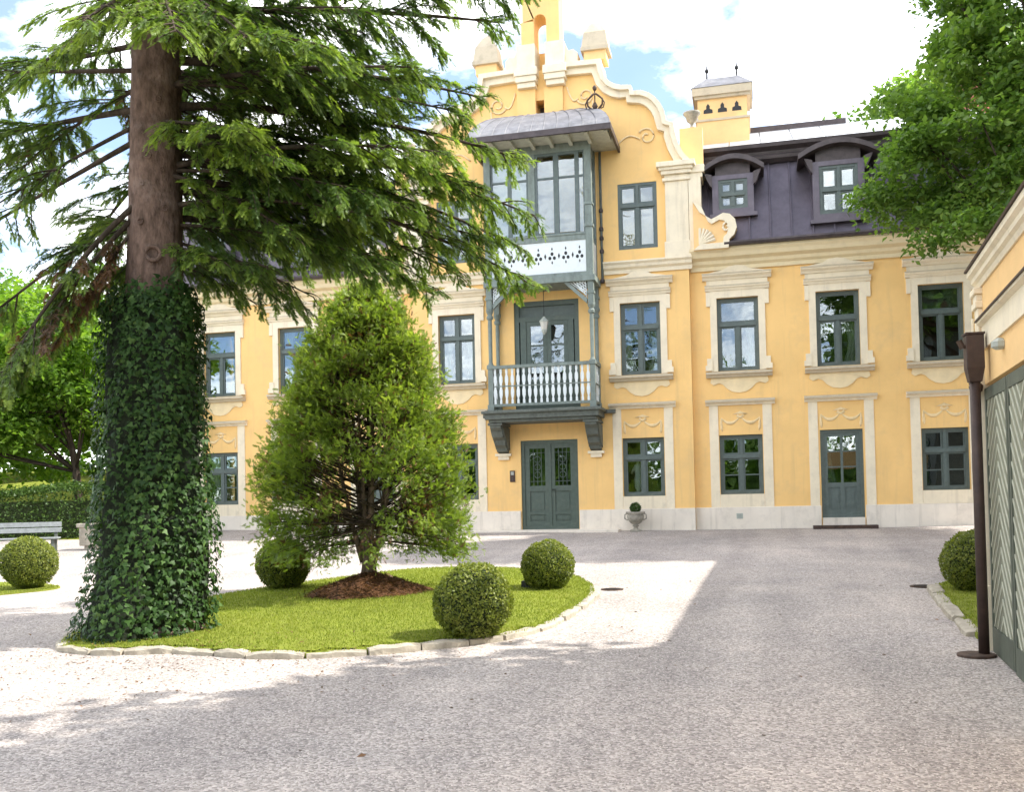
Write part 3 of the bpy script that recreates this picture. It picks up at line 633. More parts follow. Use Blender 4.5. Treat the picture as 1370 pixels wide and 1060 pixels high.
for x0, x1 in ((XL-.1, RL), (RR, XR+.1)):
    n = 15; wd = (x1-x0)/n; pm = panel_mesh(wd-.004)
    for i in range(n):
        p = inst('roof_panel', pm, villa, (x0+i*wd, 0, 0)); inst('roof_seam', sm, p, (x0+i*wd, 0, 0))
    mb = MB(); mb.xprism([(YT-.10, ZT-.06), (YT-.22, ZT+.02), (YT-.24, ZT+.10), (YT-.14, ZT+.16), (YT-.16, ZT+.24), (YT-.30, ZT+.32), (YT-.32, ZT+.42), (YT-.05, ZT+.50), (YT+.5, ZT+.50), (YT+.5, ZT-.06)], x0+.2, x1); mb.build('roof_cornice', M['roofdark'], villa)
    # pale flat sheets above
    k = 9; wd2 = (x1-x0-.3)/k
    def sheet(mb):
        mb.add([(.012, YT, ZT+.505), (wd2-.012, YT, ZT+.505), (wd2-.012, 3.3, 12.22), (.012, 3.3, 12.22), (.012, YT, ZT+.46), (wd2-.012, YT, ZT+.46), (wd2-.012, 3.3, 12.17), (.012, 3.3, 12.17)], [(0, 1, 2, 3), (7, 6, 5, 4), (0, 4, 5, 1), (1, 5, 6, 2), (2, 6, 7, 3), (3, 7, 4, 0)])
    for i in range(k): part('roof_sheet', 'upper', sheet, M['roofpale'], (x0+.25+i*wd2, 0, 0), villa)
    mb = MB(); mb.xprism([(YT+.3, ZT), (YT+.3, ZT+.60), (3.3, 12.14), (6.5, ZT+.6), (8, 7.6), (3.9, 7.6)], x0+.02, x1-.02); mb.build('roof_back', M['roofdark'], villa)
mb = MB(); mb.box(RR+.1, 2.9, 3.25, 3.6, 12.0, 12.36); mb.build('roof_ridge', M['roofdark'], villa)
mb = MB(); mb.prism([(RL+.2, 9.9), (RR-.2, 9.9), (RR-.6, 11.0), (XC+1.2, 12.6), (XC-1.2, 12.6), (RL+.6, 11.0)], .36, 8); mb.build('gable_roof', M['roofdark'], villa)

# dormers
def dormer(xc, w, z0, h, hw, hz):
    yf = slope(z0-.15)-.10
    t_ = .16
    def body(mb):
        for s in (-1, 1): mb.box(s*(w/2+t_/2)-t_/2, s*(w/2+t_/2)+t_/2, 0, 1.6, -.16, h+.12)
        mb.box(-w/2, w/2, .001, 1.6, -.16, -.0); mb.box(-w/2, w/2, .001, 1.6, h, h+.12)
        mb.box(-w/2-.24, w/2+.24, -.08, .2, -.24, -.14)
    d = part('dormer', ('dorm', w, h), body, M['roof'], (xc, yf, z0), villa)
    def hood(mb):
        n = 18; pts = []
        for i in range(n+1):
            t = -1+2*i/n; x = t*hw; zz = .34*max(0, math.cos(t*PI/2*1.02))**.8 if abs(t) < .8 else .34*max(0, math.cos(.8*PI/2*1.02))**.8*(1-(abs(t)-.8)/.2*.9) ; pts.append((x, zz))
        for (a, za), (b, zb) in zip(pts, pts[1:]):
            mb.prism([(a, za), (b, zb), (b, zb+.13), (a, za+.13)], -.26, 1.5)
        for (a, za), (b, zb) in zip(pts, pts[1:]):
            if abs(a) <= w/2+.16 and abs(b) <= w/2+.16: mb.prism([(a, -.06), (b, -.06), (b, zb), (a, za)], .02, .12)
        for s in (-1, 1): mb.prism([(s*(w/2+.16), .0), (s*(w/2+.36), .06), (s*(w/2+.28), -.14), (s*(w/2+.2), -.3), (s*(w/2+.16), -.32)], -.12, .1)
    part('dormer_hood', ('dh', w, hw), hood, M['roofdark'], (xc, yf, z0+h+hz), d)
    o = window(xc, yf, z0, w, h, 'D', .03)
    blind(o, xc, yf, z0+h*.35, z0+h, w*.9, 'curtain')
for sgn, xs_ in ((1, WX), (-1, WL)):
    for i, x in enumerate(xs_):
        if i == 0: dormer(x-.03*sgn, .74, 9.06, .78, .80, .12)
        else: dormer(x+.1*sgn, .94, 8.66, 1.24, .98, .14)

# chimney
ch = MB(); ch.box(-1.26, .19, 1.7, 2.9, 10.6, 12.10); ch.box(-1.22, .15, 1.74, 2.86, 12.16, 12.86); chim = ch.build('chimney', M['gyellow'], villa)
mb = MB(); mb.box(-1.29, .22, 1.67, 2.93, 12.10, 12.16); mb.box(-1.30, .23, 1.66, 2.94, 12.74, 12.82); mb.box(-1.36, .29, 1.60, 3.0, 12.82, 13.04); mb.build('chimney_cornice', M['ledge'], chim)
mb = MB()
for i in range(3):
    x = -.93+.395*i; mb.prism([(x-.13, 12.34), (x+.13, 12.34), (x+.12, 12.44), (x+.05, 12.47), (x+.05, 12.55), (x, 12.62), (x-.05, 12.55), (x-.05, 12.47), (x-.12, 12.44)], 1.735, 1.745)
mb.build('painted_vent_shade', M['black'], chim)  # flat black plates stand in for the shade inside the openings
mb = MB(); mb.add([(-1.38, 1.58, 13.045), (.31, 1.58, 13.045), (.31, 3.02, 13.045), (-1.38, 3.02, 13.045), (-1.0, 2.0, 13.44), (-.07, 2.0, 13.44), (-.07, 2.6, 13.44), (-1.0, 2.6, 13.44)], [(0,1,5,4),(1,2,6,5),(2,3,7,6),(3,0,4,7),(4,5,6,7)]); mb.build('chimney_roof', M['slate'], chim)
for x in (-.95, -.12): part('chimney_finial', 'cf', lambda mb: mb.lathe([(.05, 0), (.03, .08), (.025, .22), (.06, .27), (.06, .31), (.02, .36), (.01, .46)], (0, 0, 0), 8), M['black'], (x, 2.1, 13.42), chim)

# oriel and balcony ---------------------------------------------------------------
YB = -1.10
BL, BR = XC-1.38, XC+1.42
# balcony floor with mouldings
mb = MB(); mb.box(BL-.12, BR+.12, YB-.14, YF, 3.68, 3.92); mb.box(BL-.20, BR+.20, YB-.22, YF, 3.83, 3.90); mb.box(BL-.04, BR+.04, YB-.06, YF, 3.60, 3.68); mb.box(BL-.42, BL-.12, YF-.14, YF, 3.80, 3.90); mb.box(BR+.12, BR+.42, YF-.14, YF, 3.80, 3.90)
balcony = mb.build('balcony_floor', M['darkwood'], villa, bevel=.01)
for s in (-1, 1):
    xx = XC+.02+s*1.28
    mb = MB(); mb.xprism([(YF, 3.60), (YB+.02, 3.60), (YB+.02, 3.47), (YB+.18, 3.38), (YB+.26, 3.22), (YB+.46, 3.16), (YB+.50, 3.02), (YB+.66, 2.95), (YB+.70, 2.86), (YF, 2.82)], xx-.15, xx+.15)
    mb.xprism([(YF, 3.50), (YB+.12, 3.50), (YB+.30, 3.28), (YB+.56, 3.08), (YB+.74, 2.92), (YF, 2.90)], xx-.18, xx+.18)
    mb.box(xx-.20, xx+.20, YB-.02, YF, 3.53, 3.595); mb.build('corbel', M['darkwood'], villa, bevel=.008)
    mb = MB(); mb.box(xx-.22, xx+.22, YF-.12, YF, 2.74, 2.81); mb.box(xx-.15, xx+.15, YF-.08, YF, 2.64, 2.74); mb.build('corbel_base', M['trim'], villa)
rail = MB(); rail.box(BL-.06, BR+.06, YB-.06, YB+.06, 5.03, 5.11); rail.box(BL, BR, YB-.035, YB+.035, 4.02, 4.09)
for x in (BL, BR): rail.box(x-.06, x+.06, YB+.06, YF, 5.032, 5.108); rail.box(x-.035, x+.035, YB+.035, YF, 4.022, 4.088)
rail = rail.build('balcony_rail', M['wood'], villa)
def bal(mb):
    h = 5.03-4.09; pr = [(.030, 0), (.030, .10), (.018, .14), (.042, .24), (.046, .36), (.026, .46), (.040, .50), (.026, .54), (.046, .64), (.042, .76), (.018, .84), (.030, .88), (.030, 1)]
    for (a, t0), (b, t1) in zip(pr, pr[1:]): mb.add([(-a, -.012, t0*h), (a, -.012, t0*h), (b, -.012, t1*h), (-b, -.012, t1*h), (-a, .012, t0*h), (a, .012, t0*h), (b, .012, t1*h), (-b, .012, t1*h)], [(0,1,2,3),(7,6,5,4),(1,5,6,2),(4,0,3,7)])
nb = 17
for i in range(nb): part('baluster', 'bal', bal, M['white'], (BL+.15+(BR-BL-.30)*i/(nb-1), YB, 4.09), rail)
for x in (BL, BR):
    for i in range(5): q = part('baluster', 'bal', bal, M['white'], (x, YB+.17+.155*i, 4.09), rail); q.rotation_euler.z = PI/2
mb = MB()
for x in (BL, BR): mb.box(x-.03, x+.03, YB+.02, YF, 4.53, 4.56)
mb.box(BL, BR, YB-.016, YB+.016, 4.545, 4.575); mb.build('rail_bar', M['wood'], rail)
# columns
def column(xc, yc, z1):
    def col(mb):
        h = z1-3.92
        mb.box(-.085, .085, -.085, .085, 0, .16); mb.box(-.065, .065, -.065, .065, .16, 1.14); mb.box(-.085, .085, -.085, .085, 1.14, 1.22)
        mb.lathe([(.075, 1.22), (.05, 1.30), (.055, 2.3), (.05, 2.42), (.085, 2.46), (.09, 2.52), (.06, 2.56), (.10, 2.66), (.10, 2.72)], (0, 0, 0), 10)
        mb.box(-.075, .075, -.075, .075, 2.72, h)
        mb.box(-.095, .095, -.095, .095, 2.95, 3.02)
    part('balcony_column', ('col', z1), col, M['wood'], (xc, yc, 3.92), villa)
for x in (BL+.03, BR-.03):
    column(x, YB+.03, 7.22); column(x, YF-.085, 7.22)
# lattice brackets
for s in (-1, 1):
    x0 = BL+.12 if s < 0 else BR-.12
    mb = MB(); mb.prism([(x0-s*.02, 6.62), (x0-s*.62, 7.20), (x0-s*.50, 7.20), (x0-s*.0, 6.74)], YB-.04, YB+.05); br = mb.build('bracket', M['wood'], villa)
    mb = MB()
    for k in range(5):
        t = k/5
        mb.tube([(x0-s*.02, YB, 6.84+.34*t), (x0-s*.44*(1-t)-s*.02, YB, 7.20)], .012, 4)
        mb.tube([(x0-s*(.05+.40*t), YB+.004, 7.20), (x0-s*(.02+.2*t), YB+.004, 6.78+.28*t)], .012, 4)
    mb.build('bracket_lattice', M['white'], br)
    mb = MB(); mb.xprism([(YB+.08, 7.20), (YB+.5, 7.20), (YB+.08, 6.68)], x0+s*.06, x0+s*.10); mb.build('bracket', M['wood'], villa)
# oriel box
def oriel():
    mb = MB(); mb.box(BL-.10, BR+.10, YB-.10, YF, 7.20, 7.36); mb.box(BL-.05, BR+.05, YB-.05, YF, 7.36, 7.46)
    base = mb.build('oriel_floor', M['wood'], villa, bevel=.008)
    mb = MB(); mb.box(BL+.09, BR-.09, YB-.012, YB+.012, 7.46, 8.30); mb.box(BL-.012, BL+.012, YB+.09, YF, 7.46, 8.30); mb.box(BR-.012, BR+.012, YB+.09, YF, 7.46, 8.30)
    pn = mb.build('parapet_panel', M['white'], base)
    mb = MB(); n = 7
    for i in range(n):
        x = BL+.30+(BR-BL-.60)*i/(n-1); z = 7.92
        for dx, dz in ((-.06, -.05), (.06, -.05), (0, .06)): mb.prism([(x+dx+.042*math.cos(t), z+dz+.05*math.sin(t)) for t in np.linspace(0, 2*PI, 8, False)], YB-.016, YB-.0125)
        mb.prism([(x, z+.14), (x+.022, z+.19), (x, z+.24), (x-.022, z+.19)], YB-.016, YB-.0125); mb.prism([(x, z-.22), (x+.022, z-.17), (x, z-.12), (x-.022, z-.17)], YB-.016, YB-.0125)
        if i < n-1:
            x += (BR-BL-.60)/(n-1)/2; mb.prism([(x, z-.08), (x+.03, z), (x, z+.08), (x-.03, z)], YB-.016, YB-.0125)
    mb.build('fretwork_painted_shade', M['black'], pn)  # flat black plates paint in the dark seen behind the cut-outs
    mb = MB()
    for x in (BL+.04, BR-.04): mb.box(x-.09, x+.09, YB-.05, YB+.13, 7.46, 10.88); mb.box(x-.115, x+.115, YB-.075, YB+.155, 8.62, 8.70); mb.box(x-.115, x+.115, YB-.075, YB+.155, 9.20, 9.26); mb.box(x-.06, x+.06, YF-.12, YF, 7.46, 10.88)
    mb.box(BL+.13, BR-.13, YB-.04, YB+.10, 8.30, 8.46); mb.box(BL+.13, BR-.13, YB-.06, YB+.0, 8.44, 8.49); mb.box(BL+.13, BR-.13, YB-.03, YB+.10, 10.66, 10.88)
    mb.box(XC-.22, XC-.04, YB-.02, YB+.10, 8.46, 10.66)
    for x in (BL+.04, BR-.04): mb.box(x-.03, x+.03, YB+.13, YF-.12, 8.30, 8.46); mb.box(x-.03, x+.03, YB+.13, YF-.12, 10.66, 10.88)
    fr = mb.build('oriel_frame', M['wood'], villa, bevel=.005)
    # left fixed lights, right casements
    mb = MB(); gl = []
    def light(x0, x1, zs, t=.05):
        mb.box(x0, x0+t, YB+.0, YB+.07, 8.46, 10.66); mb.box(x1-t, x1, YB, YB+.07, 8.46, 10.66); mb.box(x0+t, x1-t, YB+.001, YB+.069, 8.46, 8.46+t); mb.box(x0+t, x1-t, YB+.001, YB+.069, 10.66-t, 10.66)
        zz = [8.46+t]+zs+[10.66-t]
        for z in zs: mb.box(x0+t, x1-t, YB+.005, YB+.06, z-.025, z+.025)
        for a, b in zip(zz, zz[1:]): gl.append((x0+t, x1-t, a+.02, b-.02))
    a, b = BL+.13, XC-.22
    light(a, (a+b)/2, [10.0]); light((a+b)/2, b, [10.0])
    a, b = XC-.04, BR-.32
    light(a, (a+b)/2, [10.0], .07); light((a+b)/2, b, [10.0], .07)
    light(b, BR-.13, [10.0], .04)
    for x in (BL+.04, BR-.04):
        for y in (YB+.13, YB+.45): mb.box(x-.02, x+.02, y, y+.05, 8.46, 10.66)
        mb.box(x-.018, x+.018, YB+.13, YF-.12, 9.98, 10.02)
    mb.build('oriel_sash', M['frame'], fr)
    for x0, x1, z0, z1 in gl: mb = MB(); mb.box(x0, x1, YB+.03, YB+.036, z0, z1); mb.build('pane', M['glass'], fr)
    for x in (BL+.04, BR-.04): mb = MB(); mb.box(x-.003, x+.003, YB+.13, YF-.12, 8.48, 10.64); mb.build('pane', M['glass'], fr)
    mb = MB(); mb.box(BL+.14, XC-.24, YB+.16, YB+.17, 8.48, 10.64); mb.build('oriel_pale_sheet', M['curtain'], fr)  # even pale sheet behind the left lights
    # roof: bell curved hipped sheet roof
    ex0, ex1, ey = XC-1.66, XC+2.10, -1.97
    rows = []
    for i in range(9):
        t = i/8; k = t**1.0; z = 10.93+1.07*(math.sin(t*PI/2)**.85)
        ins = 1.42*t**1.6; y = ey + (YF-.02-ey)*t
        rows.append((ex0+ins*.68, ex1-ins, y, z))
    nseg = 11
    for j in range(nseg):
        V = []; Ff = []
        for (a, b, y, z) in rows: V += [(a+(b-a)*j/nseg+.004, y, z), (a+(b-a)*(j+1)/nseg-.004, y, z)]
        Ff = [(2*i, 2*i+1, 2*i+3, 2*i+2) for i in range(8)]
        n0 = len(V); V += [(x, y, z-.03) for x, y, z in V]; Ff += [(q[3]+n0, q[2]+n0, q[1]+n0, q[0]+n0) for q in Ff[:8]] + [(0, n0, n0+1, 1)]
        mb = MB(); mb.add(V, Ff)
        for i in range(8):
            p, q = Vector(V[2*i]), Vector(V[2*i+2]); mb.tube([p+Vector((0, 0, .008)), q+Vector((0, 0, .008))], .009, 4, False)
        mb.build('roof_panel', M['slate'], rf if j else None) if False else PAN.append(mb)
    rfm = MB(); rfm.box(ex0-.03, ex1+.03, ey-.05, ey+.02, 10.80, 10.95); rfm.box(ex0-.03, ex0+.03, ey+.02, YF, 10.80, 10.95); rfm.box(ex1-.03, ex1+.03, ey+.02, YF, 10.80, 10.95)
    rf = rfm.build('oriel_roof', M['roofdark'], villa)
    for p in PAN: p.build('roof_panel', M['slate'], rf)
    for s, ex in ((0, ex0), (1, ex1)):
        V = [(r_[s], r_[2], r_[3]) for r_ in rows] + [(r_[s], YF-.02, r_[3]) for r_ in rows]; mb = MB(); mb.add(V, [(i, i+1, i+10, i+9) for i in range(8)]); mb.build('roof_panel', M['slate'], rf)
    mb = MB(); mb.box(ex0+.03, ex1-.03, ey+.02, YF, 10.885, 10.91); mb.build('soffit', M['soffit'], rf)
    for i in range(8):
        x = ex0+.12+(ex1-ex0-.24)*i/7; mb = MB(); mb.box(x-.045, x+.045, ey+.06, YB-.03, 10.78, 10.884); mb.build('rafter', M['soffit'], rf)
    mb = MB(); x, y = XC+1.62, -1.15
    for s in (-1, 1):
        mb.tube([(x+s*d, y, 11.1+z) for d, z in ((.02, .0), (.10, .12), (.12, .24), (.05, .34), (.02, .45), (.08, .56), (.19, .68), (.20, .82), (.10, .92), (.02, .98))], .026, 6)
        mb.tube([(x+s*d, y, 11.1+z) for d, z in ((.2, .82), (.25, .72), (.22, .6), (.14, .58))], .018, 5)
    mb.tube([(x, y, 11.05), (x, y, 12.2)], .018, 6); mb.lathe([(.01, 0), (.05, .05), (.06, .1), (.02, .16)], (x, y, 12.14), 8); mb.lathe([(.03, 0), (.08, .1), (.03, .2)], (x, y, 11.65), 8)
    mb.build('iron_finial', M['iron'], rf, True)
    mb = MB(); mb.tube([(BR+.16, YF-.06, 7.4), (BR+.16, YF-.06, 10.85)], .035, 8); mb.build('downpipe', M['darkwood'], villa)
    for zz in (7.3, 8.1, 8.45, 8.7, 9.2): mb = MB(); mb.lathe([(.04, 0), (.06, .03), (.06, .09), (.04, .12)], (BR+.16, YF-.06, zz), 8); mb.build('pipe_clip', M['roofdark'], villa)
PAN = []
oriel()

# ------------------------------------------------------------------ foliage tools
def unit(v): return v/np.maximum(np.linalg.norm(v, axis=-1, keepdims=True), 1e-9)
def frames(d, u):
    x = unit(d); y = unit(np.cross(u, x)); z = np.cross(x, y); return x, y, z
def scatter(T, Fc, P, X, Yv, Zv, sc):
    """copies of the template T at P with axes X, Y, Z and size sc"""
    n = len(P); sc = np.broadcast_to(np.asarray(sc, float), (n,))[:, None, None]
    V = P[:, None] + sc*(T[None, :, 0:1]*X[:, None] + T[None, :, 1:2]*Yv[:, None] + T[None, :, 2:3]*Zv[:, None])
    Fo = (np.arange(n)[:, None, None]*len(T) + np.asarray(Fc)[None]).reshape(-1, len(Fc[0]))
    return V.reshape(-1, 3), Fo
LEAF_T = np.array([(0, 0, 0), (.42, .30, .08), (1, 0, -.05), (.42, -.30, .08)]); LEAF_F = [(0, 1, 2), (0, 2, 3)]
def needle_sprig(n=18, seed=1, flat=.35, wid=.055, ln=.26):
    r = np.random.default_rng(seed); V = []; Fc = []
    for i in range(n):
        t = (i+.5)/n; a = (i % 2)*PI + r.uniform(-.5, .5) ; s = r.uniform(.75, 1.1)*ln*(1-.45*t)
        d = np.array([.75, math.cos(a), math.sin(a)*flat + .12]); d /= np.linalg.norm(d); p = np.array([t*.92, 0, -.06*t*t])
        w_ = np.array([-d[1], d[0], r.uniform(-.5, .5)]); w_ = w_/np.linalg.norm(w_)*wid
        b = len(V); V += [p-w_*.5, p+w_*.5, p+d*s]; Fc.append((b, b+1, b+2))
    return np.array(V), Fc
SPR_T, SPR_F = needle_sprig(24, 1, .55, .075, .36)
YEW_T, YEW_F = needle_sprig(13, 3, .4, .115, .50)

def broadleaf(P, size, bias, spread, center=None, tint0=.5, tvar=.25):
    """leaf mesh data: random leaves lying mostly level, facing out of the crown"""
    n = len(P); nrm = rng.normal(size=(n, 3))*spread; nrm[:, 2] += bias
    if center is not None: nrm += .6*unit(P-center)
    d = rng.normal(size=(n, 3)); d[:, 2] -= .5
    z = unit(nrm); x = unit(d - (d*z).sum(1, keepdims=True)*z); y = np.cross(z, x)
    V, F = scatter(LEAF_T, LEAF_F, P, x, y, z, size*rng.uniform(.6, 1.25, n))
    tn = np.clip(tint0 + rng.normal(size=n)*tvar, 0, 1); return V, F, np.repeat(tn, 4)

def pt(px, py, dep):                                # a place in the courtyard, from its bearing and distance
    d = fw + (px-685)/1300*rt + (630-py)/1300*up; return np.array(CAM + dep*d)
def deciduous(name, label, base, trunk_r, ctrs, rads, n_leaf, leaf, ma, lean=(0, 0), group=None, nclump=90, csize=.55, tint0=.45, low=-.6):
    t = thing(name, label, 'tree', base, group)
    ctrs = [np.array(c, float) for c in ctrs]; top = ctrs[0]
    b = np.array(base, float)
    mb = MB(); h = top[2]-b[2]
    path = [b + (top-b)*np.array([k*k*.9, k*k*.9, k]) + np.array([math.sin(k*5)*.08, math.cos(k*4)*.08-.08, 0]) for k in np.linspace(0, 1, 9)]
    mb.tube(path, [trunk_r*(1.35 if k == 0 else 1)*(1-.85*k/8) for k in range(9)], 10); mb.build('trunk', M['darkbark'], t, True)
    mb = MB(); P = []; tint = []
    vol = np.array([r[0]*r[1]*r[2] for r in rads]) ** .7; vol /= vol.sum()
    for c, r, f in zip(ctrs, rads, vol):
        k = max(6, int(nclump*f)); q = rng.normal(size=(k*3, 3)); q = unit(q)*(.55+.5*rng.random((k*3, 1))**.6); q = q[q[:, 2] > low][:k]
        cl = c + q*np.array(r)
        for i, p in enumerate(cl):
            ln = csize*rng.uniform(.7, 1.35); m_ = int(n_leaf*f/len(cl)); o = np.clip(rng.normal(size=(m_, 3)), -1.7, 1.7)*np.array([ln, ln, ln*.42])*.62
            o[:, 2] -= .18*(o[:, 0]**2+o[:, 1]**2)/ln; P.append(p+o); tint.append(np.full(m_, rng.normal()*.13))
            if i % 4 == 0 and p[2] > c[2]-.35*r[2]:
                s = path[int(rng.integers(3, 8))]; mid = (s+p)/2 + np.array([0, 0, -.1*np.linalg.norm(p-s)])
                mb.tube([s, mid, p], [trunk_r*.28, trunk_r*.16, .012], 5)
    mb.build('limb', M['darkbark'], t, True)
    P = np.concatenate(P); V, F, tn = broadleaf(P, leaf, 1.1, .75, None, tint0, .17); tn = np.clip(tn + np.repeat(np.concatenate(tint), 4), 0, 1)
    obj_np('crown', V, F, ma, t, tn); return t

# ------------------------------------------------------------------ lawns
from mathutils.geometry import tessellate_polygon
def inside(poly, x, y):
    c = np.zeros(len(x), bool); n = len(poly)
    for i in range(n):
        (x0, y0), (x1, y1) = poly[i], poly[i-1]
        k = ((y0 > y) != (y1 > y)) & (x < (x1-x0)*(y-y0)/(y1-y0+1e-12)+x0); c ^= k
    return c
def spline(pts, n=6):
    P = [Vector(p) for p in pts]; out = []
    for i in range(len(P)):
        a, b, c, d = P[i-1], P[i], P[(i+1) % len(P)], P[(i+2) % len(P)]
        for k in range(n):
            t = k/n; out.append(tuple(.5*((2*b)+(c-a)*t+(2*a-5*b+4*c-d)*t*t+(3*b-a-3*c+d)*t**3)))
    return out
def lawn(name, poly, dz, nblade, hgt, label, bump=lambda x, y: 0*x, far=False):
    xs, ys = [p[0] for p in poly], [p[1] for p in poly]
    nx_ = int((max(xs)-min(xs))/.16)+2; ny_ = int((max(ys)-min(ys))/.16)+2
    gx, gy = np.meshgrid(np.linspace(min(xs), max(xs), nx_), np.linspace(min(ys), max(ys), ny_))
    ins = inside(poly, gx.ravel(), gy.ravel()).reshape(gx.shape)
    mb = MB(); V = [(x, y, g(x, y)+dz) for x, y in poly]; F = [tuple(reversed(f)) for f in tessellate_polygon([[Vector((x, y, 0)) for x, y in poly]])]
    ed = [(x, y, g(x, y)-.08) for x, y in poly]; n = len(poly)
    mb.add(V+ed, F+[(i, (i+1) % n, n+(i+1) % n, n+i) for i in range(n)]); o = mb.build(name, M['turf'], None); o['kind'] = 'structure'
    # dense skin following the ground
    id_ = -np.ones(gx.size, int); id_[ins.ravel()] = np.arange(ins.sum()); id_ = id_.reshape(gx.shape)
    q = np.stack([id_[:-1, :-1], id_[:-1, 1:], id_[1:, 1:], id_[1:, :-1]], -1).reshape(-1, 4); q = q[(q >= 0).all(1)]
    Pg = np.stack([gx, gy, gz(gx, gy)+dz+.006+bump(gx, gy)], -1)[ins]
    if len(q): sk = obj_np(name, Pg, q, M['turf'], smooth=True); sk['kind'] = 'structure'
    x = rng.uniform(min(xs), max(xs), nblade*2); y = rng.uniform(min(ys), max(ys), nblade*2); k = inside(poly, x, y); x, y = x[k][:nblade], y[k][:nblade]; n = len(x)
    P = np.stack([x, y, gz(x, y)+dz+bump(x, y)], -1); th = rng.uniform(0, 2*PI, n); d = np.stack([np.cos(th), np.sin(th), np.zeros(n)], -1); lean = rng.normal(size=(n, 3))*.35; lean[:, 2] = 1
    h = hgt*rng.uniform(.5, 1.3, n)[:, None]; wd = .006 if not far else .014
    V = np.stack([P-d*wd, P+d*wd, P+unit(lean)*h], 1).reshape(-1, 3); Fb = np.arange(3*n).reshape(-1, 3)
    patch = .5+.35*np.sin(x*1.9+np.cos(y*1.3)*1.5)*np.sin(y*2.1+x*.4)
    go = obj_np('grass', V, Fb, M['grass'], None, np.repeat(np.clip(patch*.5+.25+rng.normal(size=n)*.16, 0, 1), 3)); go['kind'] = 'stuff'; tag(go, label, 'grass'); return o
M['turf'] = mat('turf', (.200, .230, .036), .95, .15, 5, .5, 120, spec=.1, dirt=((.22, .20, .05), 2.2, .5))
bed = [(-6.95, -17.35), (-6.55, -17.72), (-6.0, -17.74), (-5.42, -17.62), (-4.75, -17.78), (-4.30, -17.84), (-3.70, -17.62), (-3.10, -17.18), (-2.62, -16.82), (-2.28, -16.40), (-2.12, -15.6), (-2.08, -14.4), (-2.08, -13.3), (-2.15, -12.72), (-2.35, -11.9), (-2.9, -10.6), (-3.8, -9.85), (-4.8, -9.55), (-5.9, -9.9), (-6.7, -11.3), (-7.3, -12.9), (-7.55, -14.6), (-7.35, -16.4)]
bedp = spline(bed, 4)
rise = lambda x, y: .05*np.exp(-((x+4.7)**2/4+(y+14)**2/9))
lawn('lawn', bedp, .045, 80000, .030, 'short sunlit grass of the central bed between the ivy trunk and round shrubs', rise)
rb = [(2.26, -12.25), (2.12, -13.6), (2.05, -15.0), (1.98, -16.2), (2.6, -16.15), (5.2, -16.0), (5.2, -11.0), (3.6, -10.9), (2.6, -11.5)]
lawn('lawn', rb, .05, 18000, .030, 'grass of the small corner bed beside the gatehouse')
lb = spline([(-11.2, -13.2), (-10.95, -12.5), (-11.4, -12.05), (-12.6, -11.7), (-15, -11.6), (-16, -14), (-13, -15)], 3)
lawn('lawn', lb, .03, 14000, .030, 'grass strip at the left edge under the first clipped ball')

# kerbs of rough stones
def kerb(label, line, w0, hmin, lmin, lmax, closed=False):
    t = thing('stone_kerb', label, 'kerb', (line[0][0], line[0][1], g(*line[0])))
    pts = [Vector((x, y)) for x, y in line]; acc = [0]
    for a, b in zip(pts, pts[1:]): acc.append(acc[-1]+(b-a).length)
    def at_(s):
        for i in range(len(pts)-1):
            if s <= acc[i+1]: k = (s-acc[i])/(acc[i+1]-acc[i]); return pts[i].lerp(pts[i+1], k)
        return pts[-1]
    s = 0
    while s < acc[-1]-.1:
        l = min(random.uniform(lmin, lmax), acc[-1]-s); a, b = at_(s+.008), at_(s+l-.008); d = (b-a).normalized(); nn = Vector((d.y, -d.x)); wd = w0*random.uniform(.85, 1.2); hh = hmin*random.uniform(.8, 1.25); o_ = random.uniform(-.015, .02)
        n = 4; V = []
        for i in range(n+1):
            c = a.lerp(b, i/n); e = .82 if i in (0, n) else 1
            z = g(c.x, c.y); j = lambda s_=.012: random.uniform(-s_, s_)
            for (u, zz) in ((-.5, -.1), (-.5*e+.02, hh*.72*e+j()), (-.30, hh*e+j(.008)), (.30, hh*e+j(.008)), (.5*e-.02, hh*.72*e+j()), (.5, -.1)):
                p = c + nn*(u*wd+o_+j(.008)); V.append((p.x, p.y, z+zz))
        F = []
        for i in range(n):
            for k in range(5): F.append((i*6+k, i*6+k+1, (i+1)*6+k+1, (i+1)*6+k))
        F += [(5, 4, 3, 2, 1, 0), tuple(n*6+k for k in range(6))]
        mb = MB(); mb.add(V, F); mb.build('kerb_stone', M['stone'], t); s += l
    return t
front = [p for p in bedp]; n_ = len(front)
kl = front[-6:] + front[:14*4]
kerb('rough pale stone kerb round the central lawn with the spruce', kl, .125, .06, .28, .62)
kerb('straight pale kerb along the small lawn beside the brown post', [(2.26, -12.2), (2.16, -13.4), (2.07, -14.8), (1.96, -16.15)], .16, .07, .8, 1.1)

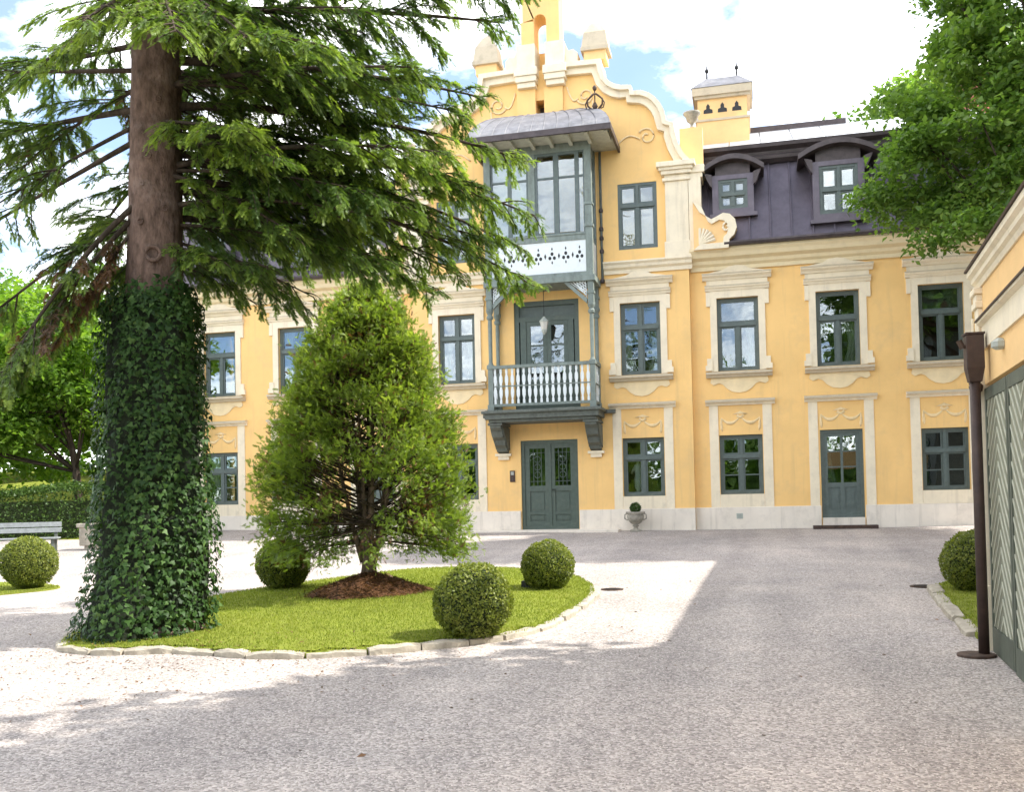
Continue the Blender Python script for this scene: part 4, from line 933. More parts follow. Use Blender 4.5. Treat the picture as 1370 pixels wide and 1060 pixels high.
# ------------------------------------------------------------------ ivy trunk and spruce
TB = np.array([-6.30, -16.72, g(-6.3, -16.72)])
def tpos(z): return np.array([TB[0]+.028*(z-.2), TB[1]-.02*(z-.2), z])
spruce = thing('spruce_tree', 'tall conifer with bare reddish trunk above the ivy and drooping dark branches', 'tree', tuple(TB))
mb = MB(); zs = np.concatenate([np.linspace(.1, 1.2, 5), np.linspace(1.8, 16, 40)])
def trad(z): return (.29-.0155*max(0, z-4)) + .32*max(0, 1-(z-.1)/1.1)**2
prs = []
for i, z in enumerate(zs): prs.append(tpos(z))
b0 = len(mb.v); nn_ = 22
for i, p in enumerate(prs):
    for j in range(nn_):
        a = 2*PI*j/nn_; r = trad(zs[i])*(1+.035*math.sin(5*a+zs[i]*.7)+.02*math.sin(11*a-zs[i]*2.1)+.012*math.sin(zs[i]*7+3*a)); mb.v.append((p[0]+r*math.cos(a), p[1]+r*math.sin(a), p[2]))
for i in range(len(prs)-1):
    for j in range(nn_): mb.f.append((i*nn_+j, i*nn_+(j+1) % nn_, (i+1)*nn_+(j+1) % nn_, (i+1)*nn_+j))
trunk = mb.build('trunk', M['bark'], spruce, True)
for (a, z, r) in ((-1.05, 4.26, .075), (-1.5, 4.60, .03), (-.65, 4.75, .025), (-1.25, 5.3, .035), (-.9, 5.9, .03), (-.5, 5.5, .03), (-1.45, 5.0, .02), (-.75, 5.15, .022)):
    c = tpos(z); d = Vector((math.cos(a), math.sin(a), -.05)); p = Vector(c)+d*(trad(z)-.012)
    mb = MB(); t_ = Vector((-d.y, d.x, 0)); ring = [p + d*.03 + (t_*math.cos(k)+Vector((0, 0, 1))*math.sin(k))*r for k in np.linspace(0, 2*PI, 13)]
    mb.tube(ring, r*.30, 6); mb.build('branch_scar', M['bark'], spruce, True)

def bez(a, b, c, d, n):
    t = np.linspace(0, 1, n)[:, None]; return (1-t)**3*a+3*(1-t)**2*t*b+3*(1-t)*t*t*c+t**3*d
def spruce_branch(z0, end, rise=.25, start=.14, dens=1.0, spread=1.0, droop=.2, rad=.045, dead=0.0, tint0=.50, sub=None, light=0):
    a = tpos(z0); e = np.array(end, float); ln = np.linalg.norm(e-a); dirn = (e-a)/ln
    b = a+dirn*ln*.33+np.array([0, 0, rise*ln*.33]); c = a+dirn*ln*.70+np.array([0, 0, rise*ln*.30])
    n = max(14, int(ln*9)); pts = bez(a, b, c, e, n); tg = unit(np.gradient(pts, axis=0))
    mb = MB(); mb.tube(list(pts), [rad*.85*(1-.9*i/(n-1))*min(1, ln/3.5)+.004 for i in range(n)], 7)
    P, D, Sz, Ti, Dd = [], [], [], [], []
    dens *= .92; m_ = int(ln*15*dens)
    ph = rng.uniform(0, 6)
    for k in range(m_):
        t = start+(1-start)*(k+rng.random())/m_
        if math.sin(t*ln*3.1+ph) < -.72 and t < .9: continue
        i = min(int(t*(n-1)), n-2); p = pts[i]+(pts[i+1]-pts[i])*(t*(n-1)-i); tan = tg[i]
        side = 1 if k % 2 else -1
        h = unit(np.cross(tan, [0, 0, 1.])); L1 = (.20+.80*min(1, (1-t)*1.9)**.8*min(1, .72+(t-start)*1.6))*spread*.92*rng.choice([.45, .7, 1, 1.3])*rng.uniform(.8, 1.15)*min(1, ln/3.0)
        d0 = unit(tan*rng.uniform(.5, .9)+h*side*rng.uniform(.5, 1)+np.array([0, 0, rng.uniform(-.5, .22)]))
        q = bez(p, p+d0*L1*.4, p+d0*L1*.75+np.array([0, 0, -droop*L1*.3]), p+d0*L1*.95+np.array([0, 0, -droop*L1*1.0]), 7)
        mb.tube(list(q), [.010, .009, .008, .007, .005, .004, .003], 4, False)
        tq = unit(np.gradient(q, axis=0)); ns = max(5, int(L1/.0145*dens)); dd = rng.random() < dead; tb = tint0+rng.normal()*.10
        for s_ in range(ns):
            u = (s_+rng.random())/ns; u = .12+.88*u; ii = min(int(u*6), 5); pp = q[ii]+(q[ii+1]-q[ii])*(u*6-ii); tt = tq[ii]
            hh = unit(np.cross(tt, [0, 0, 1.])); sd_ = 1 if s_ % 2 else -1
            dv = unit(tt*rng.uniform(.5, 1.1)+hh*sd_*rng.uniform(.2, 1.0)*(1-.7*u)+np.array([0, 0, rng.uniform(-.55, .12)]))
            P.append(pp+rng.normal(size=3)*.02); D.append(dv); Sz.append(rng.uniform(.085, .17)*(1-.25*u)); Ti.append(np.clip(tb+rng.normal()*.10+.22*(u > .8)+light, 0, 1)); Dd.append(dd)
    P, D, Sz, Ti, Dd = np.array(P), np.array(D), np.array(Sz), np.array(Ti), np.array(Dd)
    o = mb.build('branch', M['darkbark'], spruce, True)
    for flag, ma in ((False, 'spruce'), (True, 'deadneedle')):
        k = Dd == flag
        if not k.any(): continue
        uu = np.tile([0, 0, 1.], (k.sum(), 1)) + rng.normal(size=(k.sum(), 3))*.35
        x, y, z = frames(D[k], uu); V, F = scatter(SPR_T, SPR_F, P[k], x, y, z, Sz[k]); obj_np('needles', V, F, M[ma], o, np.repeat(Ti[k], len(SPR_T)))
    return o
SPR = [ # start height, bearing of the tip, distance of the tip, options
 # to the right, over the lawn
 (6.9, (668, 30, 10.6), dict(rise=.10, rad=.06)), (6.4, (645, 130, 11.6), dict(rise=.12, rad=.06)), (7.6, (710, -10, 10.2), dict(rise=.1, rad=.06)),
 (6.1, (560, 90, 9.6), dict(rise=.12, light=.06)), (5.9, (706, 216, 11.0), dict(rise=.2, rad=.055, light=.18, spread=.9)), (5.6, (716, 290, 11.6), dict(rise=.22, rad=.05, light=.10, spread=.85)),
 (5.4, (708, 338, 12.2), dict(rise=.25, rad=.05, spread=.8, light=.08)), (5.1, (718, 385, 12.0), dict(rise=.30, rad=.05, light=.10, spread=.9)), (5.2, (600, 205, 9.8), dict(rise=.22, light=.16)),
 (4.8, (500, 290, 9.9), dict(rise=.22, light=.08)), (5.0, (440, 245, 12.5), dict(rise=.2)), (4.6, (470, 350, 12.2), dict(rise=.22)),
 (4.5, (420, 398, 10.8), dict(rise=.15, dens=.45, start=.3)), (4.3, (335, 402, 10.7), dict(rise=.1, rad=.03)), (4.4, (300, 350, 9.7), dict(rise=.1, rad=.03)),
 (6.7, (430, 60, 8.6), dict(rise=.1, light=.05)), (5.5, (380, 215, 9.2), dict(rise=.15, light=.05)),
 (5.75, (330, 172, 8.9), dict(rise=.02, rad=.035, light=.32, spread=.9)), (7.4, (600, -60, 12.2), dict(rise=.1)),  # the sunlit front bough is brightened by a lighter needle tint
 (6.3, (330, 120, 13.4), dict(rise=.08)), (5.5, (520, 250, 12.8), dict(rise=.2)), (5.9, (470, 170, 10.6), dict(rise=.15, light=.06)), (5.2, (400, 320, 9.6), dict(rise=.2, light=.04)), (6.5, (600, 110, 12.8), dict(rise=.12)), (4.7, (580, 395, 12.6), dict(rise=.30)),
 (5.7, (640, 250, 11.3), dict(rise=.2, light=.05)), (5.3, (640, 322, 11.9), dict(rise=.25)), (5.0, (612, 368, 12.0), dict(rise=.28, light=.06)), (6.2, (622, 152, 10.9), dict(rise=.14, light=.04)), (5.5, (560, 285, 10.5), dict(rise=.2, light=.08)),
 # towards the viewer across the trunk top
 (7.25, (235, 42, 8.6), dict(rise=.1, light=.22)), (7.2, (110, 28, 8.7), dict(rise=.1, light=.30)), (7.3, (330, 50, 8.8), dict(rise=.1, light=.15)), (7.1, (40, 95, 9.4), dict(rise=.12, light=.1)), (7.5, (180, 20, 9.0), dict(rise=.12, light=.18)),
 # to the left
 (6.6, (-60, 130, 11.5), dict(rise=.1)), (6.3, (-90, 95, 10.6), dict(rise=-.02, start=.5, dens=.7)), (5.9, (-70, 200, 12.3), dict(rise=.05, start=.35)), (5.65, (-60, 330, 11.2), dict(rise=.03, start=.55, dens=.5)), (6.2, (20, 235, 11.9), dict(rise=.15, rad=.04, dead=.12)),
 (5.8, (-30, 290, 10.2), dict(rise=.08, start=.45, dens=.8)), (5.3, (120, 330, 12.6), dict(rise=.1)), (4.6, (150, 300, 12.4), dict(rise=.05)),
 (4.9, (10, 520, 9.6), dict(rise=.30, dead=.30, start=.3, tint0=.35)), (4.8, (70, 470, 10.0), dict(rise=.28, dead=.35, start=.3)), (4.7, (-40, 450, 10.4), dict(rise=.3, dead=.25)), (5.0, (-30, 560, 9.2), dict(rise=.35, dead=.2, start=.4)), (4.4, (100, 430, 10.8), dict(rise=.2, dead=.3)),
 (4.4, (185, 390, 11.6), dict(rise=.05, rad=.03)),
]
for k in range(17):                                   # short inner boughs that fill the crown round the trunk
    z0 = 4.25+k*.19; a = (.35+2.1*((k*.618) % 1))-.55; r = 1.5+1.3*((k*.37) % 1); c = tpos(z0)
    spruce_branch(z0, (c[0]+r*math.cos(a), c[1]+r*math.sin(a)*.9, z0-.25-.12*((k*.77) % 1)*r), rise=.15, rad=.03, dens=1.1, tint0=.36, start=.1, spread=1.25)
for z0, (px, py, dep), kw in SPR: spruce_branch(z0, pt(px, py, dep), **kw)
for k in range(26):                                   # the crown above the picture
    z0 = 7.8+k*.31; a = k*2.4; r = max(.8, 4.3*(1-(z0-7.5)/9.5)); c = tpos(z0)
    spruce_branch(z0, (c[0]+r*math.cos(a), c[1]+r*math.sin(a), z0-.12*r-.1), rise=.15, dens=.5)

ivy = thing('ivy', 'dark green ivy wrapped thickly round the lower conifer trunk', 'ivy', tuple(TB))
def ivr(z, a):
    h = z-TB[2]; r = .51+.05*math.sin(3*a+h)+.04*math.sin(7*a-2.3*h)
    r += .10*max(0, 1-abs(h-1.2)/1.2) - .05*max(0, (h-3.2)/.6)
    if h < 1.1: r += (.20+.16*math.cos(a-PI*1.12))*(1-h/1.1)**1.5
    return r
def ivy_build():
    mb = MB(); zz = np.linspace(TB[2]-.02, 3.80, 26); k = 28
    for z in zz:
        p = tpos(z)
        for j in range(k): a = 2*PI*j/k; r = ivr(z, a)-.10; mb.v.append((p[0]+r*math.cos(a), p[1]+r*math.sin(a), z))
    for i in range(25):
        for j in range(k): mb.f.append((i*k+j, i*k+(j+1) % k, (i+1)*k+(j+1) % k, (i+1)*k+j))
    mb.build('stems', mat('ivy_stem_tangle', (.02, .03, .014), .95, .3, 20, .6, 40), ivy, True)
    T = np.array([(0, 0, 0), (-.12, .34, -.02), (.22, .50, .0), (.42, .26, .07), (1.0, 0, -.08), (.42, -.26, .07), (.22, -.50, .0), (-.12, -.34, -.02), (.3, 0, .10)])
    Fc = [(8, 0, 1), (8, 1, 2), (8, 2, 3), (8, 3, 4), (8, 4, 5), (8, 5, 6), (8, 6, 7), (8, 7, 0)]
    n = 11500; z = TB[2]+.0+3.66*rng.random(n)**1.05; a = rng.uniform(0, 2*PI, n); z[:750] = rng.uniform(3.6, 4.0, 750)
    P = np.zeros((n, 3)); O = np.zeros((n, 3))
    for i in range(n):
        c = tpos(z[i]); top = max(0, (z[i]-3.75)/.4); r = (ivr(min(z[i], 3.9), a[i])+rng.normal()*.025)*(1-.34*top); P[i] = (c[0]+r*math.cos(a[i]), c[1]+r*math.sin(a[i]), z[i]); O[i] = (math.cos(a[i]), math.sin(a[i]), .35+rng.normal()*.25)
    O += rng.normal(size=(n, 3))*.33; d = np.tile([0, 0, -1.], (n, 1))+rng.normal(size=(n, 3))*.6
    zv = unit(O); xv = unit(d-(d*zv).sum(1, keepdims=True)*zv); yv = np.cross(zv, xv); sz = .032+.048*rng.random(n)**1.5
    tn = np.clip(.42+rng.normal(size=n)*.22+.30*(rng.random(n) < .12), 0, 1)
    view = np.array(CAM); facing = ((view-P)*O).sum(1)/np.linalg.norm(view-P, axis=1); score = sz*facing; order = np.argsort(-score); big = order[:300]; rest = order[300:]
    for i in big:
        V = P[i]+sz[i]*(T[:, 0:1]*xv[i]+T[:, 1:2]*yv[i]+T[:, 2:3]*zv[i]); obj_np('ivy_leaf', V, np.array(Fc), M['ivy'], ivy, np.full(len(T), tn[i]))
    V, F = scatter(T, Fc, P[rest], xv[rest], yv[rest], zv[rest], sz[rest]); o = obj_np('ivy_foliage', V, F, M['ivy'], ivy, np.repeat(tn[rest], len(T))); o['kind'] = 'stuff'
ivy_build()

# ------------------------------------------------------------------ egg shaped evergreen on its mulch mound
YB_ = np.array([-5.20, -13.35, g(-5.2, -13.35)+.04])
mb = MB(); k = 30
mb.v.append((YB_[0], YB_[1], YB_[2]+.34))
for i, t in enumerate((.1, .25, .45, .65, .85, 1.0)):
    for j in range(k):
        a = 2*PI*j/k; r = t*(1+.08*math.sin(3*a+1)+.05*math.sin(7*a)); mb.v.append((YB_[0]+.93*r*math.cos(a)+.05, YB_[1]+.93*r*math.sin(a)-.1, YB_[2]+.32*(1-t**1.2)*(1+.05*math.sin(5*a+t*9))+.02*math.sin(9*a+t*20)*(t < .99)))
for j in range(k): mb.f.append((0, 1+j, 1+(j+1) % k))
for i in range(5):
    for j in range(k): mb.f.append((1+i*k+j, 1+(i+1)*k+j, 1+(i+1)*k+(j+1) % k, 1+i*k+(j+1) % k))
o = mb.build('mulch_mound', M['mulch'], None, True); o['kind'] = 'structure'
def mulch():
    n = 5000; r = np.sqrt(rng.random(n))*1.12; a = rng.uniform(0, 2*PI, n)
    P = np.stack([YB_[0]+.05+.93*r*np.cos(a), YB_[1]-.1+.93*r*np.sin(a), YB_[2]+np.maximum(0, .32*(1-np.clip(r, 0, 1)**1.2))+.012], -1)
    d = rng.normal(size=(n, 3)); d[:, 2] *= .3; x, y, z = frames(d, np.tile([0, 0, 1.], (n, 1))+rng.normal(size=(n, 3))*.3)
    V, F = scatter(LEAF_T*np.array([1, .35, 1]), LEAF_F, P, x, y, z, rng.uniform(.03, .08, n)); o = obj_np('fallen_needles', V, F, M['deadneedle'], None, np.repeat(rng.random(n), 4)); o['kind'] = 'stuff'
    tag(o, 'rusty brown fallen needles and chips on the mound under the evergreen', 'mulch')
mulch()
yew = thing('evergreen_tree', 'egg shaped bright green evergreen with several stems standing on a mulch mound', 'tree', tuple(YB_))
def yew_build():
    H0, H1 = .60, 4.32; zb = YB_[2]
    def prof(h):                                    # crown radius at height h
        t = np.clip((h-.45)/(H1-.45), 0, 1); return 1.47*(1-t**2.1)**.66*np.clip(.93+.7*t, 0, 1)
    stems = []
    mbt = MB(); mbt.tube([YB_+np.array([0, 0, .0]), YB_+np.array([.0, 0, .35]), YB_+np.array([.02, 0, .70])], [.18, .105, .085], 12)
    for i, (dx, dy, r, hh) in enumerate(((-.10, .02, .055, 3.3), (.06, -.06, .065, 3.9), (.14, .08, .05, 3.4), (-.04, .12, .05, 3.6), (.0, -.1, .045, 3.0), (.2, -.02, .045, 2.9), (-.2, -.05, .04, 2.7))):
        p = [YB_+np.array([dx*.4, dy*.4, .45]), YB_+np.array([dx*1.2, dy*1.2, 1.0]), YB_+np.array([dx*2.0, dy*2, 1.9]), YB_+np.array([dx*2.6+.04*math.sin(i), dy*2.7, hh])]
        q = bez(*[np.array(v) for v in p], 12); stems.append(q); mbt.tube(list(q), [r*(1-.75*t/11) for t in range(12)], 7)
    mbt.build('trunk', M['yewbark'], yew, True)
    mb = MB(); P, D, Sz, Ti, Dn = [], [], [], [], []
    av = math.atan2(CAM.y-YB_[1], CAM.x-YB_[0]); k = 0
    while k < 700:
        h = H0+(H1-.12-H0)*rng.random()**1.02; a = rng.uniform(0, 2*PI); da = abs((a-av+PI) % (2*PI)-PI)
        front = da < .95 or da > 2.3
        if h < 1.05 and da < 1.1 and rng.random() < .80: continue
        if 1.05 <= h < 1.7 and da < .8 and rng.random() < .40: continue
        if h < 3.2 and front and rng.random() < .25: continue
        k += 1
        lump = 1+.07*math.sin(3*a+h*2.2)+.05*math.sin(5*a-h*3.1)
        r = prof(h)*lump*rng.uniform(.80, 1.04); inner = k < 150
        if inner: r *= .62
        e = YB_+np.array([r*math.cos(a), r*math.sin(a), h-(.10 if h < 1.2 else 0)])
        st = stems[int(rng.integers(0, len(stems)))]; hs = (h+.22) if h < 1.1 else max(1.0, h-.38*r-.05); i = int(np.argmin(np.abs(st[:, 2]-zb-hs))); s = st[i]
        q = bez(s, s+(e-s)*.4+np.array([0, 0, -.02]), s+(e-s)*.75+np.array([0, 0, .05 if h > 1 else .10]), e, 9)
        mb.tube(list(q), [.009*(1-.8*t/8)+.0015 for t in range(9)], 4, False)
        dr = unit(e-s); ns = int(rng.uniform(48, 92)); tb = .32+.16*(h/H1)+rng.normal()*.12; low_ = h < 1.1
        for j in range(ns):
            u = 1-.34*(rng.random()**1.7)*(1.6 if low_ else 1); ii = min(int(max(0, u)*8), 7); pp = q[ii]+(q[ii+1]-q[ii])*(u*8-ii)
            pp = pp+rng.normal(size=3)*np.array([.085, .085, .075])
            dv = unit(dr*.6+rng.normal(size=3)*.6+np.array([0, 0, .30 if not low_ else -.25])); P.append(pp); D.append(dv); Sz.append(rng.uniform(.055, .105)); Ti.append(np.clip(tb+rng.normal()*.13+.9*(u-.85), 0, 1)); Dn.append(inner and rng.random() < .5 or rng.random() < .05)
    mb.build('limb', M['darkbark'], yew, True)
    P, D, Sz, Ti, Dn = map(np.array, (P, D, Sz, Ti, Dn)); x, y, z = frames(D, rng.normal(size=P.shape))
    for f, ma, nm in ((False, 'yew', 'crown'), (True, 'deadneedle', 'dry_twigs')):
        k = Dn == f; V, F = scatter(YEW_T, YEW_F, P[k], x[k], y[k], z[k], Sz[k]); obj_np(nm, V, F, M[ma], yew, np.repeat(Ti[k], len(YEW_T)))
yew_build()

# ------------------------------------------------------------------ clipped balls
def ball(x, y, r, label, sq=.97, lit=0):
    zg = g(x, y)+.03; t = thing('clipped_ball', label, 'shrub', (x, y, zg), 'boxwood balls clipped round')
    c = np.array([x, y, zg+r*sq*.98]); n = int(9500*(r/.38)**2); q = unit(rng.normal(size=(n, 3)))
    ph = rng.uniform(0, 6, 3); lump = 1+.030*np.sin(q[:, 0]*3.3+ph[2])*np.sin(q[:, 2]*2.9+ph[1])+.026*np.sin(q[:, 0]*7+ph[0])*np.sin(q[:, 1]*6+ph[1])+.018*np.sin(q[:, 2]*11+q[:, 0]*9+ph[2])
    rad = r*lump*(1-.10*rng.random(n)**2.5+.07*(rng.random(n) < .035)*rng.random(n)); P = c+q*np.stack([rad, rad, rad*sq], -1); nrm = q+rng.normal(size=(n, 3))*.55; d = rng.normal(size=(n, 3))+q*.5+np.array([0, 0, .3])
    z = unit(nrm); xx = unit(d-(d*z).sum(1, keepdims=True)*z*.6); yy = unit(np.cross(z, xx)); z = np.cross(xx, yy)
    V, F = scatter(LEAF_T*np.array([1, 1.1, 1]), LEAF_F, P, xx, yy, z, rng.uniform(.020, .036, n)*max(1, r/.36)**.5)
    cl = .45+.22*np.sin(q[:, 0]*13+ph[1]*3)*np.sin(q[:, 1]*14+q[:, 2]*12+ph[0]); obj_np('foliage', V, F, M['boxleaf'], t, np.repeat(np.clip(cl+rng.normal(size=n)*.18+.1*q[:, 2], 0, 1), 4))
    mb = MB(); mb.lathe([(.02, -r*sq*.9)]+[(r*.90*math.sin(a), -r*sq*.90*math.cos(a)) for a in np.linspace(.2, PI-.2, 12)]+[(.01, r*sq*.9)], tuple(c), 20); mb.build('inner_shade_core', M['box_in'], t, True)  # solid dark core, its colour standing in for shade inside the ball
    mb = MB(); mb.tube([(x, y, zg-.05), (x, y, zg+r*.5)], [.035, .03], 8); mb.build('stem', M['darkbark'], t)
    return t
ball(-2.72, -16.72, .385, 'largest clipped green ball at the front of the central lawn')
ball(-2.80, -12.72, .365, 'clipped ball at the right rear corner of the central lawn, before the entrance')
ball(-6.84, -12.70, .395, 'clipped ball at the rear of the lawn, left of the egg shaped evergreen')
ball(-11.43, -12.56, .43, 'bright clipped ball at the left edge in front of the bench')
ball(2.69, -12.72, .395, 'clipped ball half hidden behind the brown post by the gate')
mb = MB(); mb.box(-3.18, -3.08, -12.75, -12.67, g(-3.1, -12.7)+.04, g(-3.1, -12.7)+.17); mb.box(-3.12, -3.0, -12.79, -12.72, g(-3.1, -12.7)+.04, g(-3.1, -12.7)+.10); tag(mb.build('garden_spotlight', M['black'], None, bevel=.015), 'small black garden spotlight in the grass beside the right rear ball', 'spotlight')

# ------------------------------------------------------------------ gatehouse on the right
GO_ = np.array([2.0, -16.72]); GE = np.array([-.066, -.9978]); GN = np.array([-.9978, .066]); gz0 = g(2, -16.9)
gate = thing('gatehouse', 'yellow gatehouse wall with moulded cornice and grey-green herringbone boarded gate', 'gatehouse', (GO_[0], GO_[1], gz0))
def G3(s, t, z): p = GO_+GE*s+GN*t; return (p[0], p[1], z)
def gbox(mb, s0, s1, t0, t1, z0, z1):
    mb.add([G3(s0, t0, z0), G3(s1, t0, z0), G3(s1, t1, z0), G3(s0, t1, z0), G3(s0, t0, z1), G3(s1, t0, z1), G3(s1, t1, z1), G3(s0, t1, z1)], [(0,3,2,1),(4,5,6,7),(0,1,5,4),(1,2,6,5),(2,3,7,6),(3,0,4,7)]); return mb
def gprof(mb, prof, s0, s1):
    n = len(prof); mb.add([G3(s0, t, z) for t, z in prof]+[G3(s1, t, z) for t, z in prof], [tuple(range(n)), tuple(range(2*n-1, n-1, -1))]+[(i, i+n, (i+1) % n+n, (i+1) % n) for i in range(n)]); return mb
SE = 8.0
mb = MB(); gbox(mb, .06, SE, -.4, 0, 2.50, 3.36); gbox(mb, 3.1, SE, -.4, 0, .0, 2.50); gbox(mb, .0, SE, -4.2, -.4, 2.7, 3.36); mb.build('wall', M['gyellow'], gate)
mb = MB(); gprof(mb, [(0, 2.80), (.02, 2.80), (.02, 3.00), (.06, 3.02), (.06, 3.045), (0, 3.05)], .12, SE); mb.build('wall_band', M['trim'], gate)
mb = MB(); gprof(mb, [(.0, 3.045), (.075, 3.04), (.075, 3.055), (0, 3.065)], .10, SE); mb.build('band_flashing', M['post'], gate)
mb = MB(); gprof(mb, [(-.4, 3.36), (.015, 3.36), (.03, 3.40), (.055, 3.42), (.06, 3.455), (.09, 3.48), (.095, 3.52), (-.4, 3.56)], -.12, SE); mb.build('cornice', M['trim'], gate)
mb = MB(); gprof(mb, [(-.4, 3.565), (.11, 3.525), (.115, 3.54), (-.4, 3.585)], -.13, SE); mb.build('cornice_flashing', M['post'], gate)
mb = MB(); gbox(mb, -.12, .06, -.4, .04, 0, 3.18); gbox(mb, -.14, .075, -.42, .06, 0, .75); mb.build('pilaster', M['trim'], gate, bevel=.01)
mb = MB(); gbox(mb, -.14, .08, -.42, .06, 3.18, 3.24); gbox(mb, -.13, .07, -.41, .05, 3.24, 3.30); gbox(mb, -.15, .09, -.44, .07, 3.30, 3.358); mb.build('capital', M['trim'], gate, bevel=.008)
mb = MB(); mb.tube([G3(-.02, .07, .9), G3(-.02, .07, 3.1)], .012, 6); mb.build('conduit', M['trim'], gate)
mb = MB(); gbox(mb, -.06, .04, .052, .11, 1.62, 1.92); mb.build('door_bell', M['black'], gate, bevel=.01)
mb = MB(); mb.tube([G3(.06, .05, 2.45), G3(.2, .11, 2.46), G3(.24, .13, 2.50)], .025, 6); mb.lathe([(.05, 0), (.06, .05), (.03, .08)], G3(.12, .08, 2.44), 8); mb.build('gate_hinge', M['iron'], gate)
mb = MB(); mb.lathe([(.03, -.02), (.06, 0), (.06, .04), (.02, .07)], G3(1.02, .03, 2.70), 8); mb.build('wall_lamp', M['lantern'], gate)
def clip(poly, a, b, c):
    out = []
    for i in range(len(poly)):
        p, q = poly[i], poly[(i+1) % len(poly)]; dp, dq = a*p[0]+b*p[1]-c, a*q[0]+b*q[1]-c
        if dp <= 0: out.append(p)
        if dp*dq < 0: k = dp/(dp-dq); out.append((p[0]+(q[0]-p[0])*k, p[1]+(q[1]-p[1])*k))
    return out
def gate_leaf(s0, s1, z0, z1, sgn):
    mb = MB(); f = .10
    gbox(mb, s0, s0+f*.6, -.05, .01, z0, z1); gbox(mb, s1-f*.6, s1, -.05, .01, z0, z1); gbox(mb, s0+f*.6, s1-f*.6, -.049, .012, z0, z0+.22); gbox(mb, s0+f*.6, s1-f*.6, -.049, .009, z1-.10, z1); gbox(mb, s0+f*.6, s1-f*.6, -.09, -.05, z0+.2, z1-.08)
    lf = mb.build('gate_leaf', M['gatedark'], gate)
    a0, a1, b0, b1 = s0+f*.6+.003, s1-f*.6-.003, z0+.223, z1-.103; mid = (a0+a1)/2
    for h, (l, r) in enumerate(((a0, mid-.004), (mid+.004, a1))):
        ang = math.radians(42)*(1 if h == 0 else -1)*sgn; dx, dz = math.cos(ang), math.sin(ang)
        if dz < 0: dx, dz = -dx, -dz
        nx2, nz2 = dz, -dx; wd = .105
        cs = [nx2*x+nz2*z for x in (l, r) for z in (b0, b1)]; k = min(cs)
        while k < max(cs):
            for w0, w1, tk, ma, nm in ((k+.004, k+wd*.80, .0, 'gate', 'gate_board'), (k+wd*.80+.003, k+wd, .006, 'gatepale', 'gate_bead')):
                p = clip(clip([(l, b0), (r, b0), (r, b1), (l, b1)], nx2, nz2, w1), -nx2, -nz2, -w0)
                if len(p) < 3: continue
                n = len(p); m2 = MB(); m2.add([G3(s, tk, z) for s, z in p]+[G3(s, -.045, z) for s, z in p], [tuple(range(n)), tuple(range(2*n-1, n-1, -1))]+[(i, (i+1) % n, (i+1) % n+n, i+n) for i in range(n)]); m2.build(nm, M[ma], lf)
            k += wd
gate_leaf(.08, 1.10, gz0-.0, 2.46, 1); gate_leaf(1.13, 2.15, gz0-.02, 2.46, -1); gate_leaf(2.18, 3.10, gz0-.04, 2.46, 1)

# brown steel post with a box head
pp = (1.86, -17.05); pz = g(*pp)
post = thing('steel_post', 'brown steel post with a box shaped head standing before the gate', 'post', (pp[0], pp[1], pz))
mb = MB(); mb.tube([(pp[0], pp[1], pz), (pp[0], pp[1], 2.60)], .044, 16); mb.build('shaft', M['post'], post, True)
mb = MB(); x, y = pp
mb.add([(x-.05, y-.05, 2.50), (x+.05, y-.05, 2.50), (x+.05, y+.05, 2.50), (x-.05, y+.05, 2.50), (x-.070, y-.070, 2.62), (x+.070, y-.070, 2.62), (x+.070, y+.070, 2.62), (x-.070, y+.070, 2.62), (x-.070, y-.070, 2.90), (x+.070, y-.070, 2.90), (x+.070, y+.070, 2.90), (x-.070, y+.070, 2.90)],
       [(3,2,1,0),(0,1,5,4),(1,2,6,5),(2,3,7,6),(3,0,4,7),(4,5,9,8),(5,6,10,9),(6,7,11,10),(7,4,8,11),(8,9,10,11)]); mb.build('head_box', M['post'], post, bevel=.006)
mb = MB(); mb.box(x-.078, x+.078, y-.078, y+.078, 2.901, 2.92); mb.build('head_lid', M['post'], post, bevel=.004)
mb = MB(); mb.tube([(x-.068, y-.02, 2.80), (x-.11, y-.02, 2.81)], .014, 6); mb.tube([(x-.09, y-.02, 2.79), (x-.12, y-.02, 2.86)], .025, 8); mb.build('sensor', M['iron'], post)
mb = MB(); mb.lathe([(.155, -.02), (.155, .012), (.145, .018), (.06, .02)], (x-.06, y, pz+.004), 20); mb.build('base_plate', M['iron'], post)

# ------------------------------------------------------------------ small things before the facade
def manhole(px_, py_, r, label, grate=True):
    z = g(px_, py_)+.006*math.sin(px_*1.7+py_*.9)+.005*math.sin(py_*2.3-px_*.6)
    t = thing('drain_cover', label, 'drain cover', (px_, py_, z), 'drain covers in the gravel')
    mb = MB(); mb.lathe([(r, -.02), (r, .014), (r-.03, .016), (r-.035, .010), (.01, .010)], (px_, py_, z), 24); mb.build('frame', M['iron'], t)
    mb = MB()
    for k in range(-3, 4): c = math.sqrt(max(0, (r-.05)**2-(k*.055)**2)); mb.box(px_-c, px_+c, py_+k*.055-.012, py_+k*.055+.012, z+.008, z+.017)
    mb.build('grating', M['black'], t)
manhole(2.22, -11.9, .19, 'round iron drain cover near the kerb corner at the right lawn')
manhole(-1.97, -12.25, .16, 'round iron drain cover beside the right rear corner of the central lawn')
manhole(-10.6, -11.75, .22, 'round iron drain cover in sunny gravel left of the ivy trunk')

